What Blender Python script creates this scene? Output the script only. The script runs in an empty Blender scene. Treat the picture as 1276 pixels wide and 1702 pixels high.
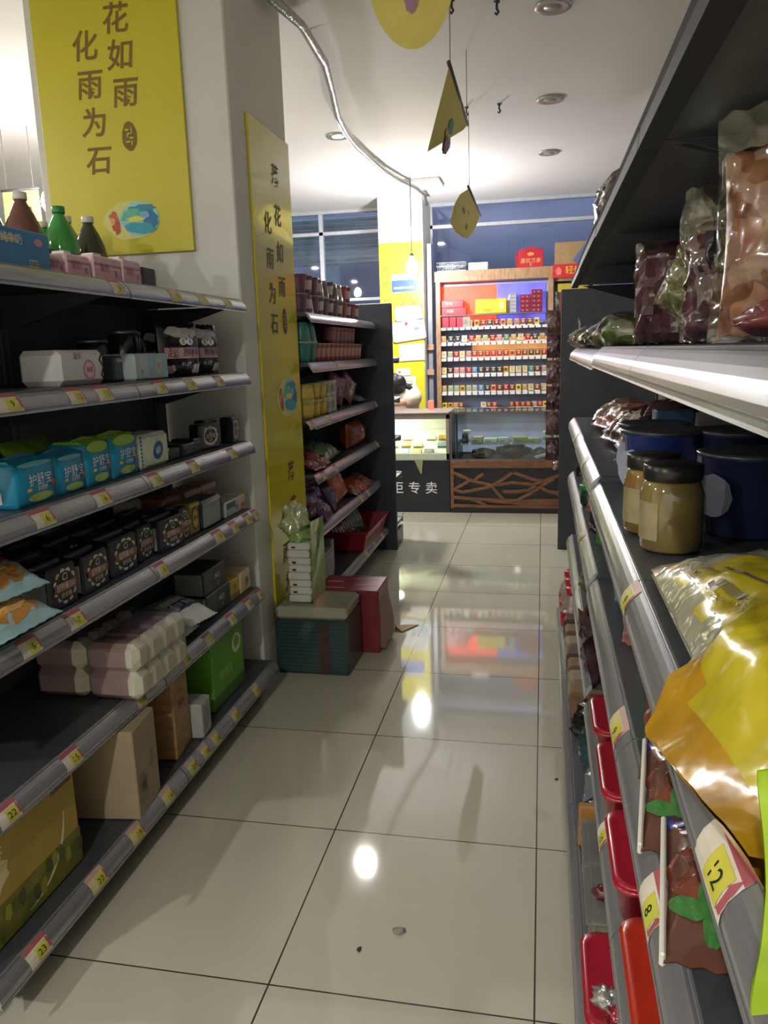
import bpy, math, random
from mathutils import Matrix, Vector, noise
random.seed(7)
S = bpy.context.scene
COL = S.collection
PI = math.pi

# ------------------------------------------------------------------ camera
def cam_axes(yaw, pitch, roll):
    cy, sy = math.cos(yaw), math.sin(yaw)
    r = Vector((cy, sy, 0)); f = Vector((-sy, cy, 0)); u = Vector((0, 0, 1))
    cp, sp = math.cos(pitch), math.sin(pitch)
    f2 = cp*f - sp*u; u2 = sp*f + cp*u
    cr, sr = math.cos(roll), math.sin(roll)
    return cr*r + sr*u2, -sr*r + cr*u2, f2
CR, CU, CF = cam_axes(.2028, .2023, -.0304)
cd = bpy.data.cameras.new('camera'); cam = bpy.data.objects.new('camera', cd); COL.objects.link(cam)
cd.sensor_fit = 'VERTICAL'; cd.sensor_height = 36; cd.lens = 36*1295.89/1702; cd.clip_start = .02; cd.clip_end = 100
cam.matrix_world = Matrix(((CR.x, CU.x, -CF.x, 0), (CR.y, CU.y, -CF.y, 0), (CR.z, CU.z, -CF.z, 1.4162), (0, 0, 0, 1)))
S.camera = cam

# ------------------------------------------------------------------ world, exposure, lamps
S.view_settings.view_transform = 'Standard'; S.view_settings.look = 'None'
S.view_settings.gamma = 1; S.view_settings.use_curve_mapping = False
S.view_settings.exposure = 0.78
W = bpy.data.worlds.new('night'); S.world = W; W.use_nodes = True
W.node_tree.nodes['Background'].inputs[0].default_value = (.235, .245, .29, 1)
W.node_tree.nodes['Background'].inputs[1].default_value = 3.4
S.cycles.transparent_max_bounces = 24; S.cycles.max_bounces = 8
S.cycles.sample_clamp_indirect = 4
CEIL = 2.95
def lamp(name, kind, loc, energy, col, size=.1, spot=None, aim=None):
    l = bpy.data.lights.new(name, kind); l.energy = energy; l.color = col
    if kind == 'AREA': l.shape = 'DISK'; l.size = size
    else: l.shadow_soft_size = size
    if spot: l.spot_size = spot; l.spot_blend = .6
    o = bpy.data.objects.new(name, l); o.location = loc; COL.objects.link(o)
    return o
BULB = (-1.18, 7.34, 2.19)
BULB_E, BULB2_E, DOWN_W, NEAR_W = 500, 280, 30, 46      # emission of the bare bulbs, watts of the ceiling downlights
BULB2 = (-3.0, 4.62, 2.41)
LIT = [(-1.46, 5.86, DOWN_W), (-4.0, 3.6, DOWN_W), (-4.0, .6, DOWN_W), (-2.6, -1.6, NEAR_W), (-.45, -1.7, NEAR_W)]
for x, y, w in LIT:
    lamp('downlight_light', 'AREA', (x, y, CEIL-.03), w, (1, .975, .94), .11)

# ------------------------------------------------------------------ materials
def C(h, k=1.0):
    if isinstance(h, tuple): return h
    h = h.lstrip('#'); v = [int(h[i:i+2], 16)/255 for i in (0, 2, 4)]
    return tuple((x/12.92 if x <= .04045 else ((x+.055)/1.055)**2.4)*k for x in v)
MATS = {}
def mat(name, col='#888888', rough=.5, metal=0., var=.08, scale=30., bump=0., bscale=60., coat=0., emit=0., spec=.5, stretch=None):
    if name in MATS: return MATS[name]
    m = bpy.data.materials.new(name); m.use_nodes = True; nt = m.node_tree; N = nt.nodes; L = nt.links
    b = N['Principled BSDF']; c = C(col)
    tc = N.new('ShaderNodeTexCoord'); nz = N.new('ShaderNodeTexNoise'); nz.inputs['Scale'].default_value = scale; nz.inputs['Detail'].default_value = 3
    src = tc.outputs['Object']
    if stretch:
        mp = N.new('ShaderNodeMapping'); mp.inputs['Scale'].default_value = stretch; L.new(src, mp.inputs[0]); src = mp.outputs[0]
    L.new(src, nz.inputs['Vector'])
    r = N.new('ShaderNodeValToRGB')
    r.color_ramp.elements[0].position = .3; r.color_ramp.elements[1].position = .7
    r.color_ramp.elements[0].color = tuple(max(0, x*(1-var)) for x in c)+(1,)
    r.color_ramp.elements[1].color = tuple(min(1, x*(1+var)) for x in c)+(1,)
    L.new(nz.outputs['Fac'], r.inputs[0]); L.new(r.outputs[0], b.inputs['Base Color'])
    b.inputs['Roughness'].default_value = rough; b.inputs['Metallic'].default_value = metal
    b.inputs['Coat Weight'].default_value = coat; b.inputs['Specular IOR Level'].default_value = spec
    if bump:
        n2 = N.new('ShaderNodeTexNoise'); n2.inputs['Scale'].default_value = bscale; n2.inputs['Detail'].default_value = 2
        L.new(src, n2.inputs['Vector']); bp = N.new('ShaderNodeBump'); bp.inputs['Strength'].default_value = bump; bp.inputs['Distance'].default_value = .01
        L.new(n2.outputs['Fac'], bp.inputs['Height']); L.new(bp.outputs[0], b.inputs['Normal'])
    if emit:
        L.new(r.outputs[0], b.inputs['Emission Color']); b.inputs['Emission Strength'].default_value = emit
    MATS[name] = m; return m
def film(name, tint='#ffffff', gloss=.12, bump=.6, bscale=25., rough=.08, alpha=.0):
    """clear plastic: mostly see-through with crinkled glints; alpha adds a milky body"""
    if name in MATS: return MATS[name]
    m = bpy.data.materials.new(name); m.use_nodes = True; nt = m.node_tree; N = nt.nodes; L = nt.links
    for n in list(N):
        if n.type != 'OUTPUT_MATERIAL': N.remove(n)
    out = N['Material Output']
    t = N.new('ShaderNodeBsdfTransparent'); t.inputs[0].default_value = C(tint)+(1,)
    g = N.new('ShaderNodeBsdfGlossy'); g.inputs['Roughness'].default_value = rough
    d = N.new('ShaderNodeBsdfDiffuse'); d.inputs[0].default_value = C(tint)+(1,)
    mx = N.new('ShaderNodeMixShader'); m0 = N.new('ShaderNodeMixShader'); m0.inputs[0].default_value = alpha
    lw = N.new('ShaderNodeLayerWeight'); lw.inputs[0].default_value = .25
    ma = N.new('ShaderNodeMath'); ma.operation = 'MULTIPLY_ADD'; ma.inputs[1].default_value = .5; ma.inputs[2].default_value = gloss
    L.new(lw.outputs['Fresnel'], ma.inputs[0]); L.new(ma.outputs[0], mx.inputs[0])
    L.new(t.outputs[0], m0.inputs[1]); L.new(d.outputs[0], m0.inputs[2])
    L.new(m0.outputs[0], mx.inputs[1]); L.new(g.outputs[0], mx.inputs[2]); L.new(mx.outputs[0], out.inputs[0])
    tc = N.new('ShaderNodeTexCoord'); nz = N.new('ShaderNodeTexNoise'); nz.inputs['Scale'].default_value = bscale
    L.new(tc.outputs['Object'], nz.inputs['Vector'])
    if bump:
        bp = N.new('ShaderNodeBump'); bp.inputs['Strength'].default_value = bump; bp.inputs['Distance'].default_value = .02
        L.new(nz.outputs['Fac'], bp.inputs['Height']); L.new(bp.outputs[0], g.inputs['Normal']); L.new(bp.outputs[0], lw.inputs['Normal'])
    MATS[name] = m; return m
def brick_floor():
    m = bpy.data.materials.new('polished_tile'); m.use_nodes = True; nt = m.node_tree; N = nt.nodes; L = nt.links
    b = N['Principled BSDF']; tc = N.new('ShaderNodeTexCoord'); mp = N.new('ShaderNodeMapping')
    mp.inputs['Location'].default_value = (.6025+6, -1.4479+6, 0)
    L.new(tc.outputs['Object'], mp.inputs[0])
    br = N.new('ShaderNodeTexBrick'); br.offset = 0; br.squash = 1
    br.inputs['Scale'].default_value = 1; br.inputs['Mortar Size'].default_value = .0022; br.inputs['Mortar Smooth'].default_value = .1
    br.inputs['Brick Width'].default_value = .6; br.inputs['Row Height'].default_value = .6
    br.inputs['Color1'].default_value = C('#bfbba9')+(1,); br.inputs['Color2'].default_value = C('#b9b5a4')+(1,); br.inputs['Mortar'].default_value = C('#3a372f')+(1,)
    L.new(mp.outputs[0], br.inputs['Vector'])
    nz = N.new('ShaderNodeTexNoise'); nz.inputs['Scale'].default_value = 3.5; nz.inputs['Detail'].default_value = 6
    L.new(tc.outputs['Object'], nz.inputs['Vector'])
    rp = N.new('ShaderNodeValToRGB'); rp.color_ramp.elements[0].color = (.88, .88, .86, 1); rp.color_ramp.elements[1].color = (1, 1, 1, 1)
    L.new(nz.outputs['Fac'], rp.inputs[0])
    mx = N.new('ShaderNodeMix'); mx.data_type = 'RGBA'; mx.blend_type = 'MULTIPLY'; mx.inputs[0].default_value = 1
    L.new(br.outputs['Color'], mx.inputs[6]); L.new(rp.outputs[0], mx.inputs[7]); L.new(mx.outputs[2], b.inputs['Base Color'])
    rr = N.new('ShaderNodeMapRange'); rr.inputs['To Min'].default_value = .025; rr.inputs['To Max'].default_value = .075
    L.new(nz.outputs['Fac'], rr.inputs[0]); L.new(rr.outputs[0], b.inputs['Roughness'])
    b.inputs['Specular IOR Level'].default_value = .62
    return m
def mix2(name, c1, c2, scale=9, rough=.25):
    return wood(name, c1, c2, (scale, scale, scale), rough, .3)
def wood(name, c1, c2, axis=(1, 12, 12), rough=.45, coat=0):
    if name in MATS: return MATS[name]
    m = mat(name, c1, rough, 0, .02, coat=coat)
    nt = m.node_tree; N = nt.nodes; L = nt.links
    wv = N.new('ShaderNodeTexNoise'); wv.inputs['Scale'].default_value = 6; wv.inputs['Detail'].default_value = 5
    mp = N.new('ShaderNodeMapping'); mp.inputs['Scale'].default_value = axis
    tc = [n for n in N if n.type == 'TEX_COORD'][0]; L.new(tc.outputs['Object'], mp.inputs[0]); L.new(mp.outputs[0], wv.inputs['Vector'])
    r = N.new('ShaderNodeValToRGB'); r.color_ramp.elements[0].color = C(c1)+(1,); r.color_ramp.elements[1].color = C(c2)+(1,)
    r.color_ramp.elements[0].position = .35; r.color_ramp.elements[1].position = .65
    L.new(wv.outputs['Fac'], r.inputs[0]); L.new(r.outputs[0], N['Principled BSDF'].inputs['Base Color'])
    return m
def K(h, rough=.4, **k):                      # plain printed colour by its hex code
    return mat('print_'+h.lstrip('#')+('' if rough == .4 else '_%02d' % int(rough*100)), h, rough, **k)
M_BLACK = mat('black_steel', '#3a3c46', .42, .0, .1)
M_BACK = mat('charcoal_panel', '#4b4e55', .5, 0, .06)
M_SHELF = mat('dark_shelf_steel', '#484b50', .38, .3, .1)
M_RAIL = mat('grey_rail', '#a3a3a6', .26, .65, .12, 14, stretch=(4, .25, 4))
M_WHITE = mat('white_paint', '#d9d8d2', .7, 0, .03, 4, .05, 90)
M_CEIL = mat('ceiling_paint', '#dfdad6', .85, 0, .02, 2)
M_YEL = mat('yellow_laminate', '#d3c81f', .16, 0, .05, 3, coat=.3)
M_YELM = mat('yellow_board', '#cfc327', .38, 0, .04, 3)
M_PAPER = mat('white_paper', '#e9e7df', .6)
M_INK = mat('brown_ink', '#5b4a22', .6)
M_INKB = mat('black_ink', '#15151a', .5)
M_WTXT = mat('white_ink', '#e8e8ea', .5)
M_CARD = mat('cardboard', '#a5855a', .75, 0, .1, 20)
F_CLEAR = film('clear_film'); F_SOFT = film('crinkled_film', '#fffdf4', .14, .45, 9, .07)
F_GLASS = film('case_glass', '#eef6f4', .04, 0, 5, .02)
F_WRAP = film('wrap_film', '#fffdf4', .05, .12, 10, .06)
F_WIN = film('window_glass', '#dfe6f4', .06, 0, 5, .02)

# ------------------------------------------------------------------ mesh helpers
TXT = {}
def text_mesh(s, bold=0.):
    if (s, bold) in TXT: return TXT[(s, bold)]
    cu = bpy.data.curves.new('lettering', 'FONT'); cu.body = s; cu.align_x = 'CENTER'; cu.align_y = 'CENTER'; cu.size = 1; cu.resolution_u = 3; cu.offset = bold
    o = bpy.data.objects.new('lettering', cu); COL.objects.link(o)
    bpy.context.view_layer.update()
    me = bpy.data.meshes.new_from_object(o.evaluated_get(bpy.context.evaluated_depsgraph_get()))
    vs = [v.co.copy() for v in me.vertices]; fs = [tuple(p.vertices) for p in me.polygons]
    bpy.data.meshes.remove(me); bpy.data.objects.remove(o); bpy.data.curves.remove(cu)
    TXT[(s, bold)] = (vs, fs); return TXT[(s, bold)]
class G:
    def __init__(s): s.v = []; s.f = []; s.mi = []; s.sm = []; s.mats = []
    def add(s, vs, fs, m, M=None, smooth=False):
        n = len(s.v)
        s.v += [tuple(M @ Vector(p)) if M else tuple(p) for p in vs]
        many = isinstance(m, list)
        for i, f in enumerate(fs):
            mm = m[i] if many else m
            if mm not in s.mats: s.mats.append(mm)
            s.f.append(tuple(n+j for j in f)); s.mi.append(s.mats.index(mm)); s.sm.append(smooth)
        return s
    def box(s, c, d, m, bev=0., M=None, top=(1, 1)):
        hx, hy, hz = d[0]/2, d[1]/2, d[2]/2; b = min(bev, .45*min(d)); v = []; idx = {}
        for sx in (-1, 1):
            for sy in (-1, 1):
                for sz in (-1, 1):
                    kx, ky = (top if sz > 0 else (1, 1))
                    for k in ((0, 1, 2) if b else (0,)):
                        p = [sx*hx*kx, sy*hy*ky, sz*hz]
                        if b:
                            for a, sg in ((0, sx), (1, sy), (2, sz)):
                                if a != k: p[a] -= sg*b
                        idx[(sx, sy, sz, k)] = len(v); v.append((c[0]+p[0], c[1]+p[1], c[2]+p[2]))
        def I(sx, sy, sz, k): return idx[(sx, sy, sz, k if b else 0)]
        f = []
        for k in range(3):
            a, e = [(1, 2), (2, 0), (0, 1)][k]
            for sg in (-1, 1):
                q = []
                for p1, p2 in ((-1, -1), (1, -1), (1, 1), (-1, 1)):
                    t = [0, 0, 0]; t[k] = sg; t[a] = p1; t[e] = p2; q.append(I(*t, k))
                f.append(tuple(q if sg > 0 else q[::-1]))
        if b:
            for k in range(3):                     # edges along axis k, between faces a and e
                a, e = [(1, 2), (2, 0), (0, 1)][k]
                for s1 in (-1, 1):
                    for s2 in (-1, 1):
                        def T(sk):
                            t = [0, 0, 0]; t[k] = sk; t[a] = s1; t[e] = s2; return t
                        q = [I(*T(-1), a), I(*T(1), a), I(*T(1), e), I(*T(-1), e)]
                        f.append(tuple(q if s1*s2 < 0 else q[::-1]))
            for sx in (-1, 1):
                for sy in (-1, 1):
                    for sz in (-1, 1):
                        q = [I(sx, sy, sz, k) for k in range(3)]
                        f.append(tuple(q if sx*sy*sz > 0 else q[::-1]))
        return s.add(v, f, m, M)
    def tube(s, pts, r, m, seg=8, M=None, cap=True):
        pts = [Vector(p) for p in pts]; v = []; f = []; n = len(pts)
        rr = r if isinstance(r, list) else [r]*n
        up = Vector((0, 0, 1)); prev = None
        for i, p in enumerate(pts):
            t = (pts[min(i+1, n-1)]-pts[max(i-1, 0)]).normalized()
            if prev is None:
                a = t.cross(up if abs(t.z) < .9 else Vector((1, 0, 0))).normalized()
            else:
                a = (prev - t*prev.dot(t)).normalized()
            prev = a; bb = t.cross(a)
            for k in range(seg):
                an = 2*PI*k/seg; v.append(p + (a*math.cos(an)+bb*math.sin(an))*rr[i])
        for i in range(n-1):
            for k in range(seg):
                f.append((i*seg+k, i*seg+(k+1) % seg, (i+1)*seg+(k+1) % seg, (i+1)*seg+k))
        if cap: f += [tuple(range(seg))[::-1], tuple((n-1)*seg+k for k in range(seg))]
        return s.add(v, f, m, M, True)
    def lathe(s, prof, m, c=(0, 0, 0), seg=20, M=None, sq=(1, 1)):
        """prof: (r, z) list from bottom to top; m one material or one per segment"""
        v = []; f = []; mm = []
        for r, z in prof:
            for k in range(seg):
                a = 2*PI*k/seg; v.append((c[0]+r*math.cos(a)*sq[0], c[1]+r*math.sin(a)*sq[1], c[2]+z))
        for i in range(len(prof)-1):
            for k in range(seg):
                f.append((i*seg+k, i*seg+(k+1) % seg, (i+1)*seg+(k+1) % seg, (i+1)*seg+k)); mm.append(m[i] if isinstance(m, list) else m)
        f.append(tuple(range(seg))[::-1]); mm.append(mm[0]); f.append(tuple((len(prof)-1)*seg+k for k in range(seg))); mm.append(mm[-2])
        return s.add(v, f, mm, M, True)
    def extrude(s, poly, axis, a, b, m, M=None):
        """2-D polygon extruded along an axis; poly in the other two axes, in order"""
        def P(p, t):
            q = list(p); q.insert(axis, t); return tuple(q)
        n = len(poly); v = [P(p, a) for p in poly]+[P(p, b) for p in poly]
        f = [tuple(range(n))[::-1], tuple(range(n, 2*n))]+[(i, (i+1) % n, n+(i+1) % n, n+i) for i in range(n)]
        return s.add(v, f, m, M)
    def text(s, t, size, x, z, m, surf=None, y=0., eps=.0012, rot=0., sx=1., M=None, shear=0., bold=0.):
        """lettering on a front (-Y) face: x right, z up; surf(x, z) gives the y of a curved face"""
        vs, fs = text_mesh(t, bold); cr, sr = math.cos(rot), math.sin(rot); o = []
        for p in vs:
            a, b = p.x*size*sx + p.y*size*shear, p.y*size
            X, Z = x+a*cr-b*sr, z+a*sr+b*cr
            o.append((X, (surf(X, Z) if surf else y)-eps, Z))
        return s.add(o, fs, m, M)
    def blob(s, x, z, rx, rz, m, surf=None, y=0., eps=.0008, rot=0., n=20, rough=0., seed=0, M=None, rings=3):
        """flat printed ellipse (or a rough-edged patch) on a front face"""
        v = []; f = []; cr, sr = math.cos(rot), math.sin(rot)
        def P(a, b):
            X, Z = x+a*cr-b*sr, z+a*sr+b*cr; return (X, (surf(X, Z) if surf else y)-eps, Z)
        v.append(P(0, 0))
        for q in range(1, rings+1):
            for k in range(n):
                a = 2*PI*k/n; w = q/rings*(1+rough*noise.noise(Vector((math.cos(a)*2+seed*7.1, math.sin(a)*2, seed))))
                v.append(P(rx*w*math.cos(a), rz*w*math.sin(a)))
        f += [(0, 1+k, 1+(k+1) % n) for k in range(n)]
        for q in range(rings-1):
            f += [(1+q*n+k, 1+(q+1)*n+k, 1+(q+1)*n+(k+1) % n, 1+q*n+(k+1) % n) for k in range(n)]
        return s.add(v, f, m, M)
    def rect(s, x0, z0, x1, z1, m, surf=None, y=0., eps=.0006, n=8, M=None):
        v = []; f = []; k = n if surf else 1
        for j in range(k+1):
            for i in range(k+1):
                X, Z = x0+(x1-x0)*i/k, z0+(z1-z0)*j/k; v.append((X, (surf(X, Z) if surf else y)-eps, Z))
        for j in range(k):
            for i in range(k): a = j*(k+1)+i; f.append((a, a+1, a+k+2, a+k+1))
        return s.add(v, f, m, M)
    def pillow(s, w, h, d, m, seed=0, wr=.003, fin=.05, M=None, nx=14, nz=18, p=2.4, side=None, pinch=.05):
        """sealed bag: flat fins at both ends, bulging body, base at z=0; m(u, v) or one material. Returns surf(x, z) of the front"""
        def prof(u, v):
            if v < fin or v > 1-fin: return .0008
            vb = (v-fin)/(1-2*fin)
            return .0008+d/2*max(0, 1-abs(u)**p)**.55*math.sin(PI*min(max(vb, 0), 1))**.45
        def wid(v):
            vb = min(max((v-fin)/(1-2*fin), 0), 1); return w/2*(1-pinch*math.sin(PI*vb))
        def ns(u, v, k): return wr*noise.noise(Vector((u*3.1+seed*3.7, v*5.3, k*9+seed)))*2+wr*.8*noise.noise(Vector((u*8+seed, v*11, k*5)))
        def surf(x, z):
            v = min(max(z/h, 0), 1); u = min(max(x/wid(v), -1), 1)
            k = min(1, prof(u, v)/(.2*d+1e-6)); return -prof(u, v)-ns(u, v, 0)*k
        for sd in (-1, 1):
            v_ = []; f = []; mm = []
            for j in range(nz+1):
                v = j/nz
                for i in range(nx+1):
                    u = -1+2*i/nx; x = u*wid(v); t = prof(u, v); k = min(1, t/(.2*d+1e-6))
                    z = v*h + (.004*h/.2*((i % 2)-.5) if j in (0, nz) else 0)
                    y = (-t-ns(u, v, 0)*k) if sd < 0 else (t+ns(u, v, 1)*k)
                    v_.append((x, y, z))
            for j in range(nz):
                for i in range(nx):
                    a = j*(nx+1)+i; q = (a, a+1, a+nx+2, a+nx+1)
                    f.append(q if sd < 0 else q[::-1]); uu, vv = -1+2*(i+.5)/nx, (j+.5)/nz
                    mm.append(m(uu, vv) if callable(m) else m)
            s.add(v_, f, mm, M, True)
        return surf
    def lump(s, c, d, m, seed=0, rough=.12, n=14, M=None, fl=.0):
        """irregular heap or soft mass; fl flattens the underside"""
        v = []; f = []
        for j in range(n+1):
            th = PI*j/n
            for k in range(2*n):
                ph = PI*k/n; q = Vector((math.sin(th)*math.cos(ph), math.sin(th)*math.sin(ph), -math.cos(th)))
                r = 1+rough*noise.noise(q*2.3+Vector((seed*5.1, 0, seed)))*2+rough*.6*noise.noise(q*6+Vector((seed, 3, 0)))
                z = q.z*r
                if fl and z < -fl: z = -fl
                v.append((c[0]+q.x*r*d[0]/2, c[1]+q.y*r*d[1]/2, c[2]+z*d[2]/2))
        for j in range(n):
            for k in range(2*n): a = j*2*n; f.append((a+k, a+(k+1) % (2*n), a+2*n+(k+1) % (2*n), a+2*n+k))
        return s.add(v, f, m, M, True)
    def mesh(s, name):
        me = bpy.data.meshes.new(name); me.from_pydata(s.v, [], s.f)
        for m in s.mats: me.materials.append(m)
        me.polygons.foreach_set('material_index', s.mi); me.polygons.foreach_set('use_smooth', s.sm); me.update()
        return me
    def obj(s, name, parent=None, loc=(0, 0, 0), rot=(0, 0, 0), world=None, label=None):
        """link as ONE object; world: points are in world space, move them into the parent's frame"""
        if world:
            s.v = [(p[0]-world[0], p[1]-world[1], p[2]-world[2]) for p in s.v]
        o = bpy.data.objects.new(name, s.mesh(name)); COL.objects.link(o)
        o.location = loc; o.rotation_euler = rot
        if parent: o.parent = parent
        if label: o['label'] = label
        return o
def tag(o, label, cat, group=None):
    o['label'] = label; o['category'] = cat
    if group: o['group'] = group
    return o
def T(name, label, cat, loc=(0, 0, 0), rz=0, group=None, rot=None):
    o = bpy.data.objects.new(name, None); COL.objects.link(o); o.location = loc; o.rotation_euler = rot or (0, 0, rz); o.empty_display_size = .05
    return tag(o, label, cat, group)
def struct(name, g, parent=None):
    o = g.obj(name, parent)
    if not parent: o['kind'] = 'structure'
    return o
def twin(o, parent=None):
    c = o.copy(); COL.objects.link(c); c.parent = parent
    for ch in [q for q in bpy.data.objects if q.parent == o]: twin(ch, c)
    return c
ORD = ['zeroth', 'first', 'second', 'third', 'fourth', 'fifth', 'sixth', 'seventh', 'eighth', 'ninth', 'tenth', 'eleventh', 'twelfth', 'thirteenth', 'fourteenth', 'fifteenth', 'sixteenth', 'seventeenth', 'eighteenth', 'nineteenth', 'twentieth']
LROT, RROT = PI/2, -PI/2

# ================================================================== THE SETTING
X0, X1, Y0, Y1 = -6.5, 2.6, -3.0, 8.8
g = G(); g.add([(X0, Y0, 0), (X1, Y0, 0), (X1, Y1+1.2, 0), (X0, Y1+1.2, 0), (X0, Y0, -.1), (X1, Y0, -.1), (X1, Y1+1.2, -.1), (X0, Y1+1.2, -.1)],
               [(0, 1, 2, 3), (4, 7, 6, 5), (0, 4, 5, 1), (1, 5, 6, 2), (2, 6, 7, 3), (3, 7, 4, 0)], brick_floor()); struct('floor', g)
g = G(); g.box(((X0+X1)/2, (Y0+Y1)/2, CEIL+.05), (X1-X0+.2, Y1-Y0+.4, .1), M_CEIL); struct('ceiling', g)
g = G(); g.box((X0-.05, (Y0+Y1)/2, CEIL/2), (.1, Y1-Y0, CEIL), M_WHITE); struct('wall_left', g)
g = G(); g.box((X1+.05, (Y0+Y1)/2, CEIL/2), (.1, Y1-Y0, CEIL), M_WHITE); struct('wall_right', g)
g = G(); g.box(((X0+X1)/2, Y0-.05, CEIL/2), (X1-X0, .1, CEIL), M_WHITE); struct('wall_back', g)
# columns
g = G(); g.box((-1.62, 3.445, CEIL/2), (.84, .70, CEIL), M_WHITE, .006); struct('pillar', g)
g = G(); g.box((-1.43, 8.48, CEIL/2), (.46, .56, CEIL), M_WHITE, .004); o = struct('pillar', g)
# storefront: transom, mullions, glass, and the street shutter behind the left bay
M_ALU = mat('pale_aluminium', '#c9ccd2', .35, .3)
g = G()
g.box(((X0+X1)/2, Y1, 2.715), (X1-X0, .06, .035), M_ALU); g.box(((X0+X1)/2, Y1, 2.935), (X1-X0, .08, .03), M_ALU); g.box(((X0+X1)/2, Y1, .05), (X1-X0, .06, .1), M_ALU)
for x in (X0+.03, -4.6, -2.42, -1.2, .55, X1-.03): g.box((x, Y1, CEIL/2), (.045, .06, CEIL), M_ALU)
g.box((-2.0, Y1-.03, 2.0), (1.0, .03, .03), M_ALU)
wf = struct('window_1', g)
g = G(); g.box(((X0+X1)/2, Y1+.005, CEIL/2), (X1-X0, .008, CEIL-.02), F_WIN); g.obj('pane', wf)
g = G()
M_SHUT = mat('shutter_slat', '#7f9a98', .4, .3)
for k in range(9): g.box((-2.75, Y1+.30, 2.44+k*.058), (1.9, .03, .05), M_SHUT, .012)
t = T('roller_shutter', 'half-raised greenish roller shutter outside the storefront glass', 'shutter', (-2.75, Y1+.30, 0)); g.obj('curtain', t, world=(-2.75, Y1+.30, 0))
for sx in (-1, 1): g = G(); g.box((sx*.97, 0, 1.5), (.05, .06, 3.0), M_SHUT); g.obj('guide_rail', t)
g = G(); g.box((-2.47, Y1+.55, 1.45), (.16, .16, 2.9), mat('street_post_paint', '#9fb0b0', .6)); tag(g.obj('street_post'), 'pale square post standing outside the storefront glass', 'post')
# facade across the pavement, seen dimly through the glass
g = G(); g.box((-2, Y1+1.15, 1.5), (10, .1, 3.6), mat('night_facade', '#8f94a4', .6, 0, .2, 1.2)); o = g.obj('exterior'); o['kind'] = 'structure'
# thin skirting on the counter-side pillar
# ------------------------------------------------------------------ ceiling fittings
def downlight(x, y, lit, label):
    t = T('downlight', label, 'ceiling light', (x, y, CEIL), 0, 'recessed ceiling downlights')
    g = G(); g.lathe([(.062, .0), (.084, -.002), (.086, -.008), (.08, -.014), (.062, -.010)], mat('chrome_ring', '#b9b6ae', .25, .5), seg=28); g.obj('trim_ring', t)
    g = G(); g.lathe([(.0, -.004), (.063, -.005), (.063, -.009), (.0, -.012)], mat('lit_diffuser', '#fff6e4', .5, emit=22) if lit else mat('dark_diffuser', '#9b978c', .35), seg=24); g.obj('diffuser', t)
for x, y, w in LIT:
    lb = {(-1.46, 5.86): 'lit recessed downlight beside the foil-wrapped ceiling cable', 
          (-4.0, 3.6): 'lit downlight over the next aisle behind the front pillar', (-4.0, .6): 'lit downlight over the near end of the next aisle',
          (-2.6, -1.6): 'lit downlight behind the viewer above the next aisle', (-.45, -1.7): 'lit downlight behind the viewer above this aisle'}[(x, y)]
    downlight(x, y, True, lb)
downlight(.03, 4.05, False, 'unlit chrome-ringed downlight nearest the top of the frame')
downlight(.03, 5.45, False, 'unlit downlight, the middle one of the three dark lights in line')
downlight(.03, 6.85, False, 'unlit downlight nearest the glass storefront')
g = G(); g.tube([(-1.2, 3.2, 2.93), (-1.14, 3.54, 2.9), (-1.10, 3.81, 2.895), (-1.13, 4.3, 2.9), (-1.21, 4.75, 2.905), (-1.29, 5.19, 2.89), (-1.34, 5.6, 2.9), (-1.352, 5.94, 2.9), (-1.34, 6.4, 2.905), (-1.31, 6.86, 2.9), (-1.25, 7.25, 2.9), (-1.175, 7.6, 2.905), (-1.15, 8.0, 2.91), (-1.16, 8.2, 2.85)],
                [.026, .024, .021, .024, .020, .022, .018, .021, .019, .022, .02, .022, .02, .018], mat('foil_sleeve', '#a9a7a2', .3, .7, .15, 40, .5, 60), 10)
cb = g.obj('ceiling_cable'); tag(cb, 'foil-wrapped cable snaking along the ceiling to the far pillar', 'cable')
g = G()
for (x, y) in ((-1.115, 4.0), (-1.29, 5.2), (-1.33, 6.6)): g.box((x, y, 2.925), (.012, .014, .05), mat('clip_white', '#dddddd', .4))
g.obj('clip', cb)
g = G(); g.box((-1.1, 7.62, CEIL-.02), (.34, .36, .04), M_WHITE, .008); tag(g.obj('ceiling_hatch'), 'flat pale square plate on the ceiling near the hanging bulb', 'panel')
# hanging bulbs
for loc, lb in ((BULB, 'bare glowing bulb hanging on a cord before the yellow notice wall'), (BULB2, 'bare glowing bulb over the next aisle, beyond the cola bottles')):
    t = T('pendant_lamp', lb, 'lamp', loc)
    g = G(); g.tube([(0, .0, CEIL-loc[2]), (0, 0, .09)], .004, M_INKB, 6); g.obj('cord', t)
    g = G(); g.lathe([(.012, .10), (.02, .09), (.021, .05), (.016, .045)], mat('socket', '#55565a', .4), seg=16); g.obj('socket', t)
    g = G(); g.lathe([(.0, -.085), (.034, -.074), (.050, -.045), (.052, -.012), (.042, .022), (.026, .044), (.016, .05)], mat('glowing_bulb' if loc is BULB else 'glowing_warm_bulb', '#f4f6ff' if loc is BULB else '#fff8f2', .3, emit=BULB_E if loc is BULB else BULB2_E), seg=20); g.obj('bulb', t)
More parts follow.
